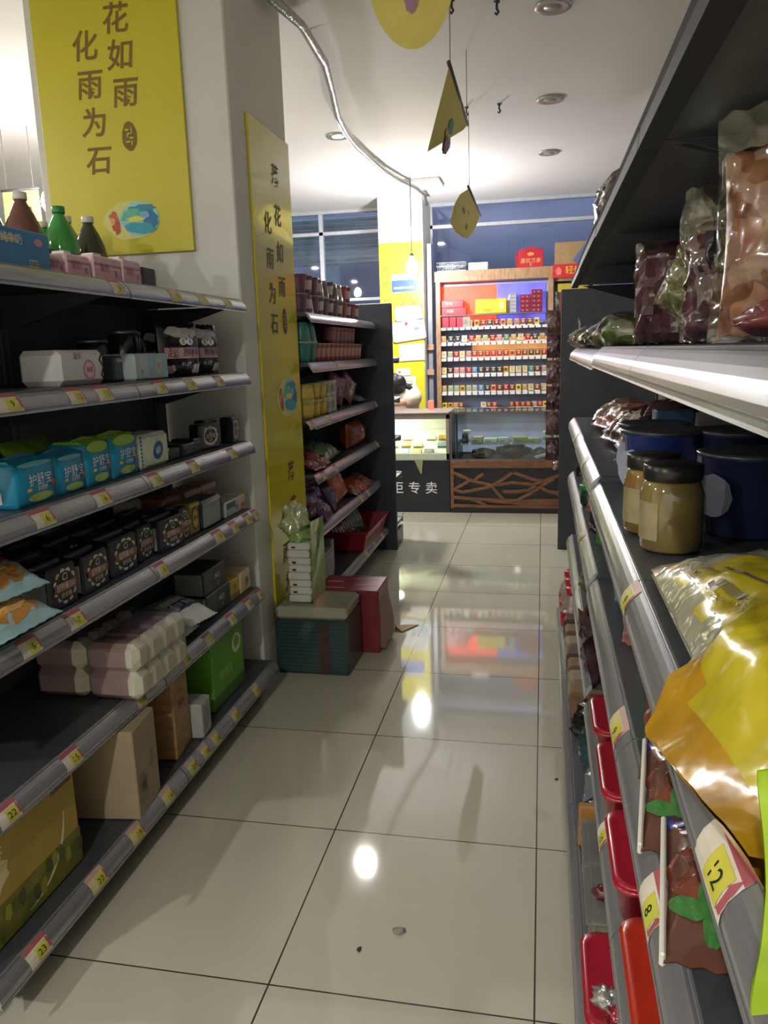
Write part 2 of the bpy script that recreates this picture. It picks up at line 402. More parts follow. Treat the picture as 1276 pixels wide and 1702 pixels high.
# ------------------------------------------------------------------ ceiling hooks
for x, y, lb in ((-.22, 3.94, 'dark ceiling hook above the round yellow flag'), (-.50, 5.47, 'dark ceiling hook by the lower end of the triangular flag'), (-.29, 5.46, 'dark ceiling hook standing alone right of the triangular flag'), (-.417, 3.87, 'small ceiling hook holding the string of the triangular flag'), (-.62, 5.72, 'small ceiling hook holding the string of the teardrop flag')):
    g = G(); g.tube([(0, 0, 0), (0, 0, -.03), (.008, 0, -.045), (0, 0, -.055), (-.008, 0, -.047)], .006, M_BLACK, 8); g.lathe([(.014, -.006), (.014, 0)], M_BLACK, seg=12)
    tag(g.obj('ceiling_hook', None, (x, y, CEIL)), lb, 'hook', 'dark hooks in the ceiling')
# ------------------------------------------------------------------ flags (printed teardrops on rods)
M_FLAG = mat('flag_cloth', '#d6c768', .75, 0, .05, 8)
FC = [K('#a8604a', .7), K('#5f9a90', .7), K('#8fb0a4', .7), K('#a0788a', .7), K('#c9a25a', .7)]
def flag(shape, cen, rz, lean, rod, label, strings, scale=1.):
    """cloth in local X-Z, rod along X at z=0"""
    t = T('hanging_flag', label, 'flag', cen, rz, 'yellow flags hung from the ceiling')
    M = Matrix.Rotation(lean, 4, 'X'); g = G(); n = len(shape); v = []
    for s_ in (-1, 1): v += [(x, s_*.0008+.012*math.sin(x*14)*min(1, -z*4), z) for x, z in shape]
    f = [tuple(range(n))[::-1] if False else tuple(range(n)), tuple(range(n, 2*n))[::-1]]+[(i, n+i, n+(i+1) % n, (i+1) % n) for i in range(n)]
    g.add(v, f, M_FLAG, M)
    xs = [p[0] for p in shape]; zs = [p[1] for p in shape]; cx = sum(xs)/n; cz = min(zs)*.58; w = (max(xs)-min(xs))*.5
    hh = -min(zs)
    for k, (a, b, r) in enumerate(((-.30, .10, .20), (.05, .18, .22), (.32, .0, .2), (0, -.14, .24), (-.1, .0, .15), (.2, -.1, .14))):
        for y in (-.004, .004): g.blob(cx+a*w, cz+b*hh*.8, r*w*.7, r*hh*.42, FC[k % 5], y=y+.012*math.sin((cx+a*w)*14)*min(1, -(cz+b*hh*.8)*4), eps=.0, rough=.5, seed=k, M=M)
    g.obj('cloth', t)
    g = G(); g.tube([(rod[0], 0, 0), (rod[1], 0, 0)], .009, mat('grey_rod', '#55555a', .4), 10); g.obj('rod', t)
    for sx in strings:
        g = G(); g.tube([(sx, 0, .0), (sx*.98, 0, CEIL-cen[2])], .0022, mat('string', '#777268', .7), 5); g.obj('string', t)
    return t
def tear(w, h, n=26):
    pts = [(-w/2, -.002), (w/2, -.002)]
    return pts+[(w/2*math.cos(a)*(1.0), -h*.42-h*.58*math.sin(a)) for a in [PI*k/n for k in range(n+1)]]
flag(tear(.29, .50), (-.405, 2.62, 2.83), .06, 0, (-.17, .17), 'yellow round-bottomed flag at the top edge over the aisle', [-.13, .13])
flag([(-.45, -.01), (.45, -.01), (.36, -.055), (-.10, -.215), (-.42, -.345), (-.455, -.33)], (-.405, 4.06, 2.6), PI/2+.01, .29, (-.48, .48), 'yellow triangular flag on a slanted dark rod over the aisle', [-.42, .44])
flag([(-.56, -.01), (.56, -.01), (.585, -.07), (.52, -.15), (.25, -.225), (-.10, -.265), (-.45, -.285), (-.78, -.27), (-.98, -.225), (-.98, -.18), (-.80, -.09)], (-.50, 6.08, 2.47), PI/2+.01, .35, (-.6, .6), 'yellow teardrop flag hanging nearest the cigarette rack', [-.52])
flag([(-.135, -.01), (.135, -.01), (.135, -.42), (0, -.5), (-.135, -.42)], (-3.46, 5.0, 2.56), 0, 0, (-.145, .145), 'yellow flag beyond the bottles and left of the large sign', [-.1, .1])
# ------------------------------------------------------------------ the calligraphy signs
def emblem(g, x, z, w, y=0., surf=None, k=1.):
    """painted oval with a tassel-like red cluster to its left"""
    def B(a, b, rx, rz, c, r=.25, e=.0016, rot=0, sd=1): g.blob(x+a*w*k, z+b*w, rx*w*k, rz*w, K(c, .5), y=y, surf=surf, eps=e, rough=r, seed=sd, rot=rot)
    B(-.02, .0, .56, .34, '#d9d27a', .1, .0010); B(.15, .02, .40, .30, '#9fcfc4', .12, .0014)
    B(.18, .17, .30, .09, '#2f8fa0', .4, .0020, .1, 3); B(-.02, .10, .20, .09, '#5fb89a', .4, .0022, .3, 4); B(.38, -.02, .15, .18, '#2b74a8', .4, .0024, 0, 5)
    B(.14, -.14, .30, .10, '#3aa0b4', .35, .0026, -.1, 6); B(.10, .02, .20, .05, '#dfe05a', .5, .0030, .05, 7); B(.26, .08, .10, .06, '#7fb6d8', .5, .0032, 0, 8)
    B(-.36, .06, .09, .12, '#c4622e', .5, .0022, 0, 9); B(-.32, -.10, .08, .14, '#b84a2a', .6, .0024, .3, 10); B(-.38, .0, .05, .07, '#e0a060', .5, .0030, 0, 11)
def seal(g, x, z, w, h, m, bg, y=0., k=1.):
    g.blob(x, z, w*k, h, m, y=y, eps=.0012, rough=.12, seed=4)
    for a, b, rx, rz in ((-.3, .45, .3, .06), (.3, .4, .07, .25), (-.25, .1, .08, .2), (.25, -.1, .3, .06), (-.2, -.35, .35, .06), (.3, -.45, .07, .2), (0, .2, .2, .05)): g.blob(x+a*w*k, z+b*h, rx*w*k, rz*h, bg, y=y, eps=.002, n=10, rings=1)
t = T('wall_sign', 'large yellow calligraphy board on the front of the white pillar', 'sign', (-1.69, 3.085, 1.84))
g = G(); g.box((0, 0, .52), (.62, .012, 1.04), M_YELM, .002); g.obj('board', t)
M_CAL = mat('gold_brown_ink', '#7d6526', .6)
g = G()
for ch, x, z in (('落', .03, 1.0), ('花', .055, .865), ('如', .062, .735), ('雨', .07, .60), ('化', -.085, .78), ('雨', -.08, .64), ('为', -.075, .50), ('石', -.07, .36)): g.text(ch, .115, x, z, M_CAL, y=-.0065, shear=.12, bold=.014)
seal(g, .072, .445, .032, .055, M_CAL, M_YELM, -.0065); g.obj('lettering', t)
g = G(); emblem(g, .05, .13, .22, -.0065); g.obj('emblem', t)
# strip on the aisle side of the pillar (front faces +X: local X runs along the aisle)
t = T('sign_strip', 'tall glossy yellow calligraphy strip on the aisle side of the pillar', 'sign', (-1.194, 3.53, .0), LROT)
g = G(); g.box((0, 0, 1.21), (.535, .010, 2.36), M_YEL, .002); g.obj('board', t)
for zt in (2.2, .86):
    g = G()
    for ch, x, z in (('落', .04, 0), ('花', .05, -.17), ('如', .055, -.33), ('雨', .06, -.48), ('化', -.09, -.22), ('雨', -.085, -.37), ('为', -.08, -.52), ('石', -.075, -.65)): 
        if zt+z > .2: g.text(ch, .10, x, zt+z, M_INK, y=-.0055, shear=.12, bold=.012)
    if zt < 1: g.obj('lettering', t)
    else: up = g
g = up; seal(g, .075, 1.57, .03, .06, M_INK, M_YEL, -.0055); g.obj('lettering', t)
g = G(); emblem(g, .05, 1.22, .27, -.0055); g.obj('emblem', t)

# ================================================================== GONDOLA SHELVING
M_TAGW = mat('tag_paper', '#d2c8b8', .5); M_TAGY = mat('tag_yellow', '#c3bf45', .5); M_TAGR = mat('tag_red', '#a2525a', .5); M_TAGP = mat('tag_pink', '#bf9a90', .5); M_GROOVE = mat('rail_groove', '#6d6d72', .3, .5)
def rail_pt(X, z, dr, q, off=0.):
    """point on the slanted rail face: q 0 bottom .. 1 top; dr = direction into the shelf"""
    return X+dr*.026*q-dr*.010*math.sin(PI*q)*.9-dr*off, z+.047*q
def price_tag(par, world, X, z, dr, y, num, w=.062, kind=0):
    g = G(); q0, q1 = .12, .97
    def P(a, b, e):                                  # a along the tag (reading direction), b 0..1 up
        xx, zz = rail_pt(X, z, dr, q0+(q1-q0)*b, .0012+e); return (xx, y-dr*a, zz)
    def quad(a0, b0, a1, b1, m, e):
        k = 4; v = []; f = []
        for i in range(k+1): bb = b0+(b1-b0)*i/k; v += [P(a0, bb, e), P(a1, bb, e)]
        f = [(2*i, 2*i+1, 2*i+3, 2*i+2) for i in range(k)]; g.add(v, f, m)
    h = w/2
    quad(-h, 0, h, 1, M_TAGW if kind != 1 else mat('yellowed_tag', '#c9bf86', .5), 0); quad(-h, .80, h, 1, M_TAGR if kind == 0 else M_TAGP, .0004)
    quad(-h*.25, .1, h*.72, .74, M_TAGY, .0006)
    g.add([P(h*.78, .2, .001), P(h*.98, .2, .001), P(h*.98, .6, .001), P(h*1.0, .6, .001), P(h*.88, .85, .001), P(h*.72, .6, .001), P(h*.78, .6, .001)], [(0, 1, 2, 3, 4, 5, 6)], M_TAGR)
    vs, fs = text_mesh(str(num)); sz = .026
    g.add([P(h*.22+p.x*sz, .42+p.y*sz/.055, .0012) for p in vs], fs, M_INKB)
    g.obj('price_tag', par, world=world)
def shelf(root, world, X, z, dr, y0, y1, depth, tags=(), rail=True, base=False, slant=0):
    g = G(); t = .022
    g.box((X+dr*(.026+depth/2), (y0+y1)/2, z+.047-t/2), (depth, y1-y0-.004, t), M_SHELF, .003)
    s = g.obj('base_deck' if base else 'shelf', root, world=world)
    if not base:
        for yy in (y0+.012, y1-.012): g = G(); g.extrude([(X+dr*.05, z+.02), (X+dr*(.02+depth), z+.02), (X+dr*(.02+depth), z-.07), (X+dr*(depth-.03), z-.07)], 1, yy-.0015, yy+.0015, M_BLACK); g.obj('bracket', s, world=world)
    if rail:
        prof = [rail_pt(X, z, dr, q/7) for q in range(8)]
        lip = [(X+dr*.029, z+.0468), (X+dr*.032, z+.0466), (X+dr*.032, z+.044), (X+dr*.028, z+.040), (X+dr*.006, z+.004), (X+dr*.002, z-.003), (X-dr*.001, z-.003)]
        g = G(); g.extrude(prof+lip, 1, y0+.003, y1-.003, M_RAIL)
        for q in (.10, .93):
            a, b = rail_pt(X, z, dr, q, .0008), rail_pt(X, z, dr, q+.045, .0008); g.extrude([a, b, (b[0]+dr*.003, b[1]), (a[0]+dr*.003, a[1])], 1, y0+.003, y1-.003, M_GROOVE)
        g.obj('price_rail', s, world=world)
    else:
        g = G(); g.extrude([(X, z+.012), (X+dr*.004, z+.047), (X+dr*.03, z+.047), (X+dr*.03, z+.012)], 1, y0+.003, y1-.003, mat('edge_steel', '#2b2c31', .6, 0, .1, spec=.25)); g.extrude([(X-dr*.001, z+.043), (X+dr*.002, z+.050), (X+dr*.006, z+.050), (X+dr*.004, z+.040)], 1, y0+.003, y1-.003, M_SHELF); g.obj('front_edge', s, world=world)
    for tg in tags if rail else (): price_tag(s, world, X, z, dr, *tg)
    return s
def bay(label, Xf, Xb, dr, y0, y1, lips, base_lip, top, tags, dbl=None, ext=0., group=None, plain_top=False):
    """one shelving bay: back panel, posts, plinth, base deck and shelves; Xf lower rail edge of the shelves, Xb back panel"""
    w = ((Xf+Xb)/2, (y0+y1)/2, 0)
    t = T('shelving_bay', label, 'shelf unit', w, 0, group)
    g = G(); g.box((Xb+dr*.012, (y0+y1+ext)/2, top/2+.03), (.02, y1-y0-.006+ext, top-.06), M_BACK); g.obj('back_panel', t, world=w)
    for k, yy in enumerate((y0, y1)):
        g = G(); g.box((Xb+dr*.02, yy+(.014 if k == 0 else -.014), top/2), (.05, .026, top), M_BLACK, .003)
        g.obj('post', t, world=w)
    g = G(); g.box((Xf+.05*(-dr)+dr*.13, (y0+y1)/2, .035), (.02, y1-y0-.004, .07), M_BLACK)
    for yy in (y0+.02, y1-.02): g.box(((Xf+Xb)/2, yy, .035), (abs(Xb-Xf)-.10, .03, .07), M_BLACK)
    g.obj('plinth', t, world=w)
    dep = abs(Xb-Xf)-.026
    shelf(t, w, Xf-dr*.045, base_lip, dr, y0, y1, dep+.045, tags.get('b', ()), True, True)
    for i, z in enumerate(lips): shelf(t, w, Xf, z, dr, y0, y1, dep, tags.get(i, ()), not (plain_top and i == 0))
    if dbl:
        shelf(t, w, 2*Xb-Xf+dr*.04, 1.588, -dr, y0, y1, dep, ())
        shelf(t, w, 2*Xb-Xf+dr*.04, base_lip, -dr, y0, y1, dep, (), True, True)
    return t
LF, LB = -1.143, -1.56
LL = [1.588, 1.306, 1.032, .752, .412]
def tg(*a): return [tuple(x) for x in a]
bay('near charcoal shelving bay on the left, with diapers boxes and blue packs', LF, LB, -1, 1.2, 2.1, LL, .085, 1.775,
    {0: tg((2.04, '8')), 1: tg((1.53, '9', .085), (1.79, '12', .07), (1.92, '15', .07)), 2: tg((1.605, '6', .075), (1.86, '6', .075)), 3: tg((1.5, '5', .07), (1.685, '7', .07)),
     4: tg((1.36, '22', .07), (1.605, '15', .07), (1.95, '18', .055, 1)), 'b': tg((1.34, '23', .075), (1.585, '22', .07, 1), (1.785, '19', .065, 1), (1.975, '16', .06, 1))}, dbl=True)
bay('far charcoal shelving bay on the left, ending against the white pillar', LF, LB, -1, 2.1, 3.0, LL, .085, 1.775,
    {0: tg((2.39, '5', .07, 1), (2.60, '6', .07, 1), (2.82, '6', .07, 1)), 1: tg((2.24, '9', .07), (2.455, '9', .07, 1), (2.695, '8', .07)), 2: tg((2.16, '10', .065), (2.43, '12', .065), (2.77, '13', .065)),
     3: tg((2.15, '5', .06), (2.59, '8', .08), (2.74, '9', .06), (2.885, '9', .06), (3.02-.05, '7', .05)), 4: tg((2.255, '16', .05, 1), (2.44, '12', .06), (2.655, '11', .06), (2.835, '8', .06), (2.96, '8', .05)),
     'b': tg((2.15, '20', .06, 1), (2.25, '18', .055, 1), (2.34, '18', .055, 1), (2.52, '20', .06, 1), (2.74, '20', .06, 1))}, dbl=True, ext=.084)
# second left run, behind the pillar
BF, BB = -1.125, -1.53
BL = [1.575, 1.328, 1.043, .760, .475]
bt = {0: (), 1: tg((4.30, '5', .06)), 2: tg((3.75, '6', .07, 1), (4.1, '6', .06, 1)), 3: tg((3.95, '4', .07), (4.2, '5', .06)), 4: tg((3.8, '5', .07, 1)), 'b': ()}
bt2 = {0: (), 2: tg((5.33, '9', .06)), 3: tg((5.34, '8', .06)), 4: tg((4.8, '6', .06, 1), (5.0, '6', .06, 1)), 'b': tg((4.7, '9', .06, 1), (4.95, '9', .06, 1), (5.2, '9', .06))}
bay('black shelving bay just past the yellow strip, stacked with noodle cups', BF, BB, -1, 3.82, 4.5, BL, .135, 1.73, bt)
bay('black shelving bay with the red basket, ending at the counter-side black panel', BF, BB, -1, 4.5, 5.40, BL, .135, 1.73, bt2)
def end_panel(label, x0, x1, y, h, hand):
    t = T('end_panel', label, 'shelf end panel', ((x0+x1)/2, y, 0))
    g = G(); g.box((0, 0, h/2), (x1-x0, .03, h), M_BLACK, .004); g.obj('panel', t)
    for z in (.14, .48, .76, 1.04, 1.33):                    # small shelves on its far side, towards the counter
        g = G(); g.box((0, .17, z+.03), (x1-x0-.03, .30, .02), M_SHELF, .003); g.box((0, .325, z+.025), (x1-x0-.03, .012, .045), M_RAIL, .004); g.obj('shelf', t)
    g = G()
    for sx in (-1, 1): g.box((sx*((x1-x0)/2-.03), .18, .06), (.025, .30, .12), M_SHELF, .003)
    g.obj('foot', t); return t
end_panel('tall black end panel behind the noodle cups, facing down the aisle', -1.95, -1.02, 5.43, 1.745, 1)
end_panel('tall black end panel beyond the long shelves with the snack packs', .118, 1.02, 5.54, 1.79, -1)
# right run
RF, RB = .124, .53
RLn = [1.664, 1.366, 1.016, .752, .413]
RLf = [1.670, 1.358, 1.032, .768, .450]
bay('nearest shelving bay with the yellow noodle bag', RF, RB, 1, .3, 1.2, RLn, .085, 1.98,
    {2: tg((.545, '12', .085)), 3: tg((.84, '8', .085)), }, plain_top=True)
bay('second nearest long-row shelving bay, with the sauce jars and red trays', RF, RB, 1, 1.2, 2.1, RLn, .085, 1.98,
    {2: tg((1.06+.12, '9', .06, 1)), 3: tg((1.28, '9', .09, 1)), 4: tg((1.48, '10', .07))}, plain_top=True)
bay('long-row shelving bay with green snack bags and brown base packs', RF, RB, 1, 2.1, 3.0, RLf, .085, 1.98, {2: tg((2.5, '9', .08, 1)), 3: tg((2.6, '8', .08, 1))}, plain_top=True)
bay('farthest shelving bay of the long row, with red jugs on its base', RF+.003, RB, 1, 3.0, 3.9, RLf, .085, 1.98, {2: tg((3.2, '9', .07, 1))}, plain_top=True)

# ================================================================== PACK BUILDERS
def fb(w, h, d):                                   # a rounded carton body, base at z = 0, front at y = -d/2
    return lambda g, m, bev=.004, M=None: g.box((0, 0, h/2), (w, d, h), m, bev, M)
def carton(name, label, cat, y0, y1, z, h, d, xf, body, deco=None, side=1, group=None, bev=.004, turn=0., parts=(), wscale=1.):
    """box pack standing on a shelf; side 1 = left run (front faces +X), -1 = right run; deco(g, w, h, yfront) prints the front"""
    w = (y1-y0)*wscale
    loc = (xf-side*d/2, (y0+y1)/2, z); rz = (LROT if side > 0 else RROT)+turn
    g = G(); g.box((0, 0, h/2), (w, d, h), body, bev)
    if deco and not parts: deco(g, w, h, -d/2, d)
    if parts:
        t = T(name, label, cat, loc, rz, group); g.obj('body', t)
        if deco: g = G(); deco(g, w, h, -d/2, d); g.obj(parts[0], t)
        return t
    return tag(g.obj(name, None, loc, (0, 0, rz)), label, cat, group)
SURF = [z+.048 for z in LL]+[.134]+[z+.048 for z in BL]+[.184]+[z+.048 for z in RLn+RLf]
def settle(o, z=None):
    """lower or raise a thing so that its lowest point rests on the shelf under it"""
    if z is None:
        c_ = [s for s in SURF if -.004 <= o.location.z-s < .045]; z = max(c_) if c_ else o.location.z
    R_ = Matrix.LocRotScale(o.location, o.rotation_euler, None); lo = 9
    for q in ([o] if o.type == 'MESH' else [])+[k for k in bpy.data.objects if k.parent == o]:
        M = R_ if q is o else R_ @ Matrix.LocRotScale(q.location, q.rotation_euler, None)
        lo = min([lo]+[(M @ v.co).z for v in q.data.vertices])
    o.location.z += z+.001-lo; return o
def bag(*a, **k):
    o = bag_(*a, **k); return settle(o)
def bag_(name, label, cat, loc, rz, w, h, d, m, deco=None, seed=0, wr=.003, fin=.05, tilt=0., group=None, clear=None, inner=None, roll=0., p=2.4):
    """sealed bag; clear = film material over an inner mass"""
    rot = (tilt, roll, rz)
    if clear:
        t = T(name, label, cat, loc, 0, group, rot)
        g = G(); g.pillow(w, h, d, clear, seed, wr*1.6, fin, p=p); g.obj('film', t)
        g = G(); inner(g, w, h, d); g.obj('contents', t)
        if deco: 
            g = G(); q = G(); sf = q.pillow(w, h, d, clear, seed, wr*1.6, fin, p=p); deco(g, w, h, sf); g.obj('print', t)
        return t
    g = G(); sf = g.pillow(w, h, d, m, seed, wr, fin, p=p)
    if deco: deco(g, w, h, sf)
    return tag(g.obj(name, None, loc, rot), label, cat, group)
def barcode(g, x, z, w, h, y=0., surf=None, e=.001):
    g.rect(x-w/2, z-h/2, x+w/2, z+h/2, M_PAPER, surf, y, e)
    for k in range(7): xx = x-w*.42+w*.84*k/7; g.rect(xx, z-h*.4, xx+w*(.05 if k % 3 else .09), z+h*.4, M_INKB, surf, y, e+.0006)

# ================================================================== LEFT RUN, FIRST BAYS
Z1, Z2, Z3, Z4, Z5, ZB = [z+.048 for z in LL]+[.134]
# --- top shelf
def d_(g, w, h, y, d):
    g.rect(-w*.45, h*.62, w*.1, h*.78, K('#b9a86a'), y=y); g.text('纯牛奶', .026, w*.05, h*.70, M_WTXT, y=y); barcode(g, w*.28, h*.14, .032, .016, y); g.blob(w*.36, h*.72, .016, .009, K('#c98f8f'), y=y)
carton('drink_carton', 'blue carton on the top left shelf in front of the cola bottles', 'carton', 1.50, 1.825, Z1, .088, .16, -1.20, K('#3f7fae', .5), d_)
def milk(g, w, h, y, d):
    g.rect(-w*.48, h*.08, w*.48, h*.45, K('#d9a0a8'), y=y); g.rect(-w*.48, h*.6, w*.48, h*.7, K('#c97f8c'), y=y, eps=.0008); g.text('酸奶', .024, -w*.12, h*.5, K('#a04455'), y=y); g.text('乳', .02, w*.3, h*.3, K('#41506f'), y=y)
    g.extrude([(-w*.2, h), (w*.2, h), (w*.12, h+.012), (-w*.12, h+.012)], 1, -.02, .015, K('#ead6d6'))
mk = K('#dfbdc0', .5)
for i, (a, b, h, lb) in enumerate(((1.83, 1.895, .045, 'smallest pink milk pack, touching the blue carton'), (1.90, 2.01, .055, 'low pink milk pack second from the blue carton'), (2.02, 2.165, .064, 'pink milk pack beside the last pink pack on the top shelf'), (2.168, 2.275, .068, 'last pink milk pack, farthest along the top shelf'))):
    carton('milk_pack', lb, 'milk pack', a, b, Z1, h, .10, -1.21+.004*i, mk, milk, group='pink milk packs on the top left shelf')
def bottle(x, y, z, h, r, liquid, cap, label, labelcol=None, grp='big drink bottles behind the top shelf', name='drink_bottle'):
    t = T(name, label, 'bottle', (x, y, z), 0, grp)
    g = G(); g.lathe([(r*.85, 0), (r, .012), (r, h*.30), (r*.94, h*.34), (r, h*.38), (r, h*.56), (r*.92, h*.66), (r*.62, h*.80), (r*.33, h*.90), (r*.30, h*.935)], liquid, seg=22); g.obj('body', t)
    g = G(); g.lathe([(r*.36, h*.93), (r*.37, h*.94), (r*.37, h), (r*.33, h*1.005)], cap, seg=16); g.obj('cap', t)
    if labelcol:
        g = G(); g.lathe([(r*1.012, h*.37), (r*1.015, h*.38), (r*1.015, h*.55), (r*1.012, h*.56)], labelcol, seg=22); g.obj('paper_label', t)
LQ = lambda n, c: mat(n, c, .12, 0, .18, 18, .15, 30, coat=.4)
L_COLA, L_GREEN, L_DARK = LQ('cola_bottle', '#6a4438'), LQ('green_bottle', '#3c9a40'), LQ('dark_bottle', '#3c3a2c')
CAPW, CAPG = K('#d7d4cb'), K('#2f8a4a')
for x, y, h, r, l, cp, lb, lc in ((-1.66, 1.98, .30, .05, L_GREEN, CAPG, 'green bottle cut by the left edge of the photo', None),
        (-1.79, 2.40, .315, .055, L_COLA, CAPW, 'cola bottle half hidden behind the front cola bottle', K('#c9b43a')),
        (-1.68, 2.42, .325, .062, L_COLA, CAPW, 'big cola bottle in front of the small hanging flag', K('#6b4a3a')),
        (-1.80, 2.62, .32, .055, L_GREEN, CAPW, 'pale-topped green bottle beneath the bright glare', None),
        (-1.86, 2.80, .30, .05, L_GREEN, CAPW, 'green bottle with a white cap hidden behind the front green one', None),
        (-1.68, 2.63, .315, .060, L_GREEN, CAPG, 'front green bottle with a green cap', None),
        (-1.80, 2.86, .325, .058, L_DARK, CAPW, 'dark bottle beside the green-capped bottle', None),
        (-1.69, 2.83, .312, .060, L_DARK, CAPW, 'dark tea bottle nearest the sign emblem', K('#6e6a4a'))):
    bottle(x, y, Z1, h, r, l, cp, lb, lc)
# --- second shelf
pk = K('#d59aa6', .5)
carton('pad_pack', 'pink pack cut by the left edge on the second shelf', 'pack', 1.40, 1.50, Z2, .085, .1, -1.20, pk, lambda g, w, h, y, d: g.blob(0, h/2, w*.3, h*.3, K('#e8d0d4'), y=y), bev=.015)
def d_(g, w, h, y, d):
    g.blob(w*.12, h*.42, .030, .028, K('#c98a9a'), y=y); g.blob(w*.12, h*.42, .022, .020, K('#e7c6cc'), y=y, eps=.0016); g.text('棉柔', .017, w*.12, h*.42, K('#9a4055'), y=y, eps=.0026); g.text('洁伶', .02, -w*.12, h*.82, M_INKB, y=y)
    g.tube([(w*.42, y-.001, h*.9), (w*.36, y-.001, h*.7), (w*.44, y-.001, h*.5), (w*.38, y-.001, h*.25), (w*.46, y-.001, h*.1)], .0025, M_INKB, 5)
carton('pad_pack', 'white pad pack with a pink round seal on the second shelf', 'pack', 1.815, 2.035, Z2, .092, .12, -1.205, mat('pad_white', '#d8d6d2', .45, 0, .04, 12, .2, 20), d_, bev=.014)
tin = LQ('dark_tin', '#24272c')
for x, y, h, lb in ((-1.40, 2.30, .125, 'short dark tin left of the dark tins on the second shelf'), (-1.36, 2.42, .155, 'dark shiny tin behind the pale blue box'), (-1.42, 2.55, .155, 'dark tin with a pink mark deep on the second shelf')):
    t = T('tin', lb, 'tin', (x, y, Z2), 0, 'dark tins on the second left shelf')
    g = G(); g.lathe([(.045, 0), (.048, .004), (.048, h*.9), (.044, h*.94)], tin, seg=22); g.obj('body', t)
    g = G(); g.lathe([(.047, h*.93), (.049, h*.94), (.049, h), (.045, h+.003)], mat('silver_lid', '#8f9196', .3, .8), seg=22); g.obj('lid', t)
    g = G(); g.blob(0, h*.45, .02, .02, K('#8d3c4c'), y=-.047, rough=.2); o = g.obj('print', t); o.rotation_euler = (0, 0, LROT)
for i, (y0, y1, x) in enumerate(((2.14, 2.20, -1.24), (2.205, 2.28, -1.235))):
    carton('glass_box', ('clear-lidded dark box beside the white pad pack', 'second clear-lidded dark box, touching the pale blue box')[i], 'box', y0, y1, Z2, .075, .12, x, mat('smoky_box', '#4c555b', .2, 0, .1, 12), lambda g, w, h, y, d: g.rect(-w*.2, h*.75, w*.3, h*.9, K('#aeb6ba'), y=y), bev=.006, group='clear-lidded dark boxes')
def d_(g, w, h, y, d):
    g.rect(-w*.1, 0.004, w*.5, h*.98, K('#9fc0c8'), y=y); g.blob(w*.2, h*.5, .02, .024, K('#d6d0c0'), y=y, eps=.0012); g.text('润', .022, w*.2, h*.5, K('#6a8a90'), y=y, eps=.002); g.text('纯', .014, -w*.3, h*.3, K('#444444'), y=y)
carton('tissue_box', 'pale blue and white box standing by the black mask bags', 'box', 2.19, 2.40, Z2, .080, .11, -1.20, K('#b9c6c8'), d_, bev=.006)
def mask(g, w, h, sf):
    g.blob(0, h*.80, w*.36, h*.10, K('#b9b7b4'), sf, rough=.3, seed=2); g.blob(-.2*w, h*.83, w*.2, h*.09, K('#cfcdca'), sf, eps=.0014, rough=.3, seed=4)
    g.blob(-w*.07, h*.64, w*.09, h*.065, M_WTXT, sf, eps=.002); g.blob(w*.10, h*.64, w*.09, h*.065, M_WTXT, sf, eps=.002); g.text('B', .02, -w*.07, h*.64, M_INKB, sf, eps=.003); g.text('B', .02, w*.10, h*.64, M_INKB, sf, eps=.003)
    g.rect(-w*.44, h*.33, w*.46, h*.53, K('#c7a9ae'), sf, eps=.0018); g.text('超', .040, -w*.30, h*.43, K('#7b2f3f'), sf, eps=.003); g.text('熟睡裤', .030, w*.12, h*.43, K('#4a1f2a'), sf, eps=.003)
    g.text('01-3片', .018, w*.02, h*.22, M_WTXT, sf, eps=.002); g.blob(-w*.34, h*.12, w*.12, h*.09, K('#caa6b0'), sf, rough=.5, seed=6); g.blob(w*.34, h*.12, w*.12, h*.1, K('#d0c4c6'), sf, rough=.5, seed=8)
bk = mat('glossy_black_film', '#1d1c1f', .22, 0, .1, 12, .3, 18)
for i, (x, y, h, w, lb) in enumerate(((-1.22, 2.525, .178, .205, 'front black sleep-pants bag with white eyes and pink lettering'), (-1.24, 2.745, .178, .200, 'second black sleep-pants bag, nearer the pillar'), (-1.40, 2.70, .165, .17, 'black bag with a white top standing behind the sleep-pants bags'), (-1.34, 2.885, .165, .13, 'black sleep-pants bag squeezed against the pillar'))):
    bag('sanitary_bag', lb, 'bag', (x, y, Z2), LROT-.25, w, h, .075, bk, mask, i, .002, .03, 0, 'black sleep-pants bags', p=3)
# --- third shelf
def bluebag(top):
    def f(g, w, h, sf):
        if top: g.blob(0, h*.90, w*.42, h*.13, K('#9cc93a'), sf, eps=.001, rings=5)
        else: g.blob(0, h*.93, w*.40, h*.06, K('#6fb8c8'), sf, eps=.001)
        g.text('护舒宝', .031, w*.06, h*.55, M_WTXT, sf, eps=.0022); g.text('云感棉', .013, w*.08, h*.36, M_WTXT, sf, eps=.002)
        g.blob(w*.05, h*.16, w*.30, h*.10, K('#b9dc6a'), sf, eps=.0012); g.blob(-w*.22, h*.36, w*.06, h*.04, K('#e6c75a'), sf, eps=.0014); g.blob(w*.38, h*.42, w*.06, h*.10, K('#b85a5a'), sf, eps=.0014, rough=.4)
        for k in range(6): g.rect(w*(-.18+.08*k), h*.10, w*(-.165+.08*k), h*.22, K('#dff0b0'), sf, eps=.002, n=2)
    return f
bl = mat('blue_pack_film', '#1f8fb4', .25, 0, .08, 14, .25, 20)
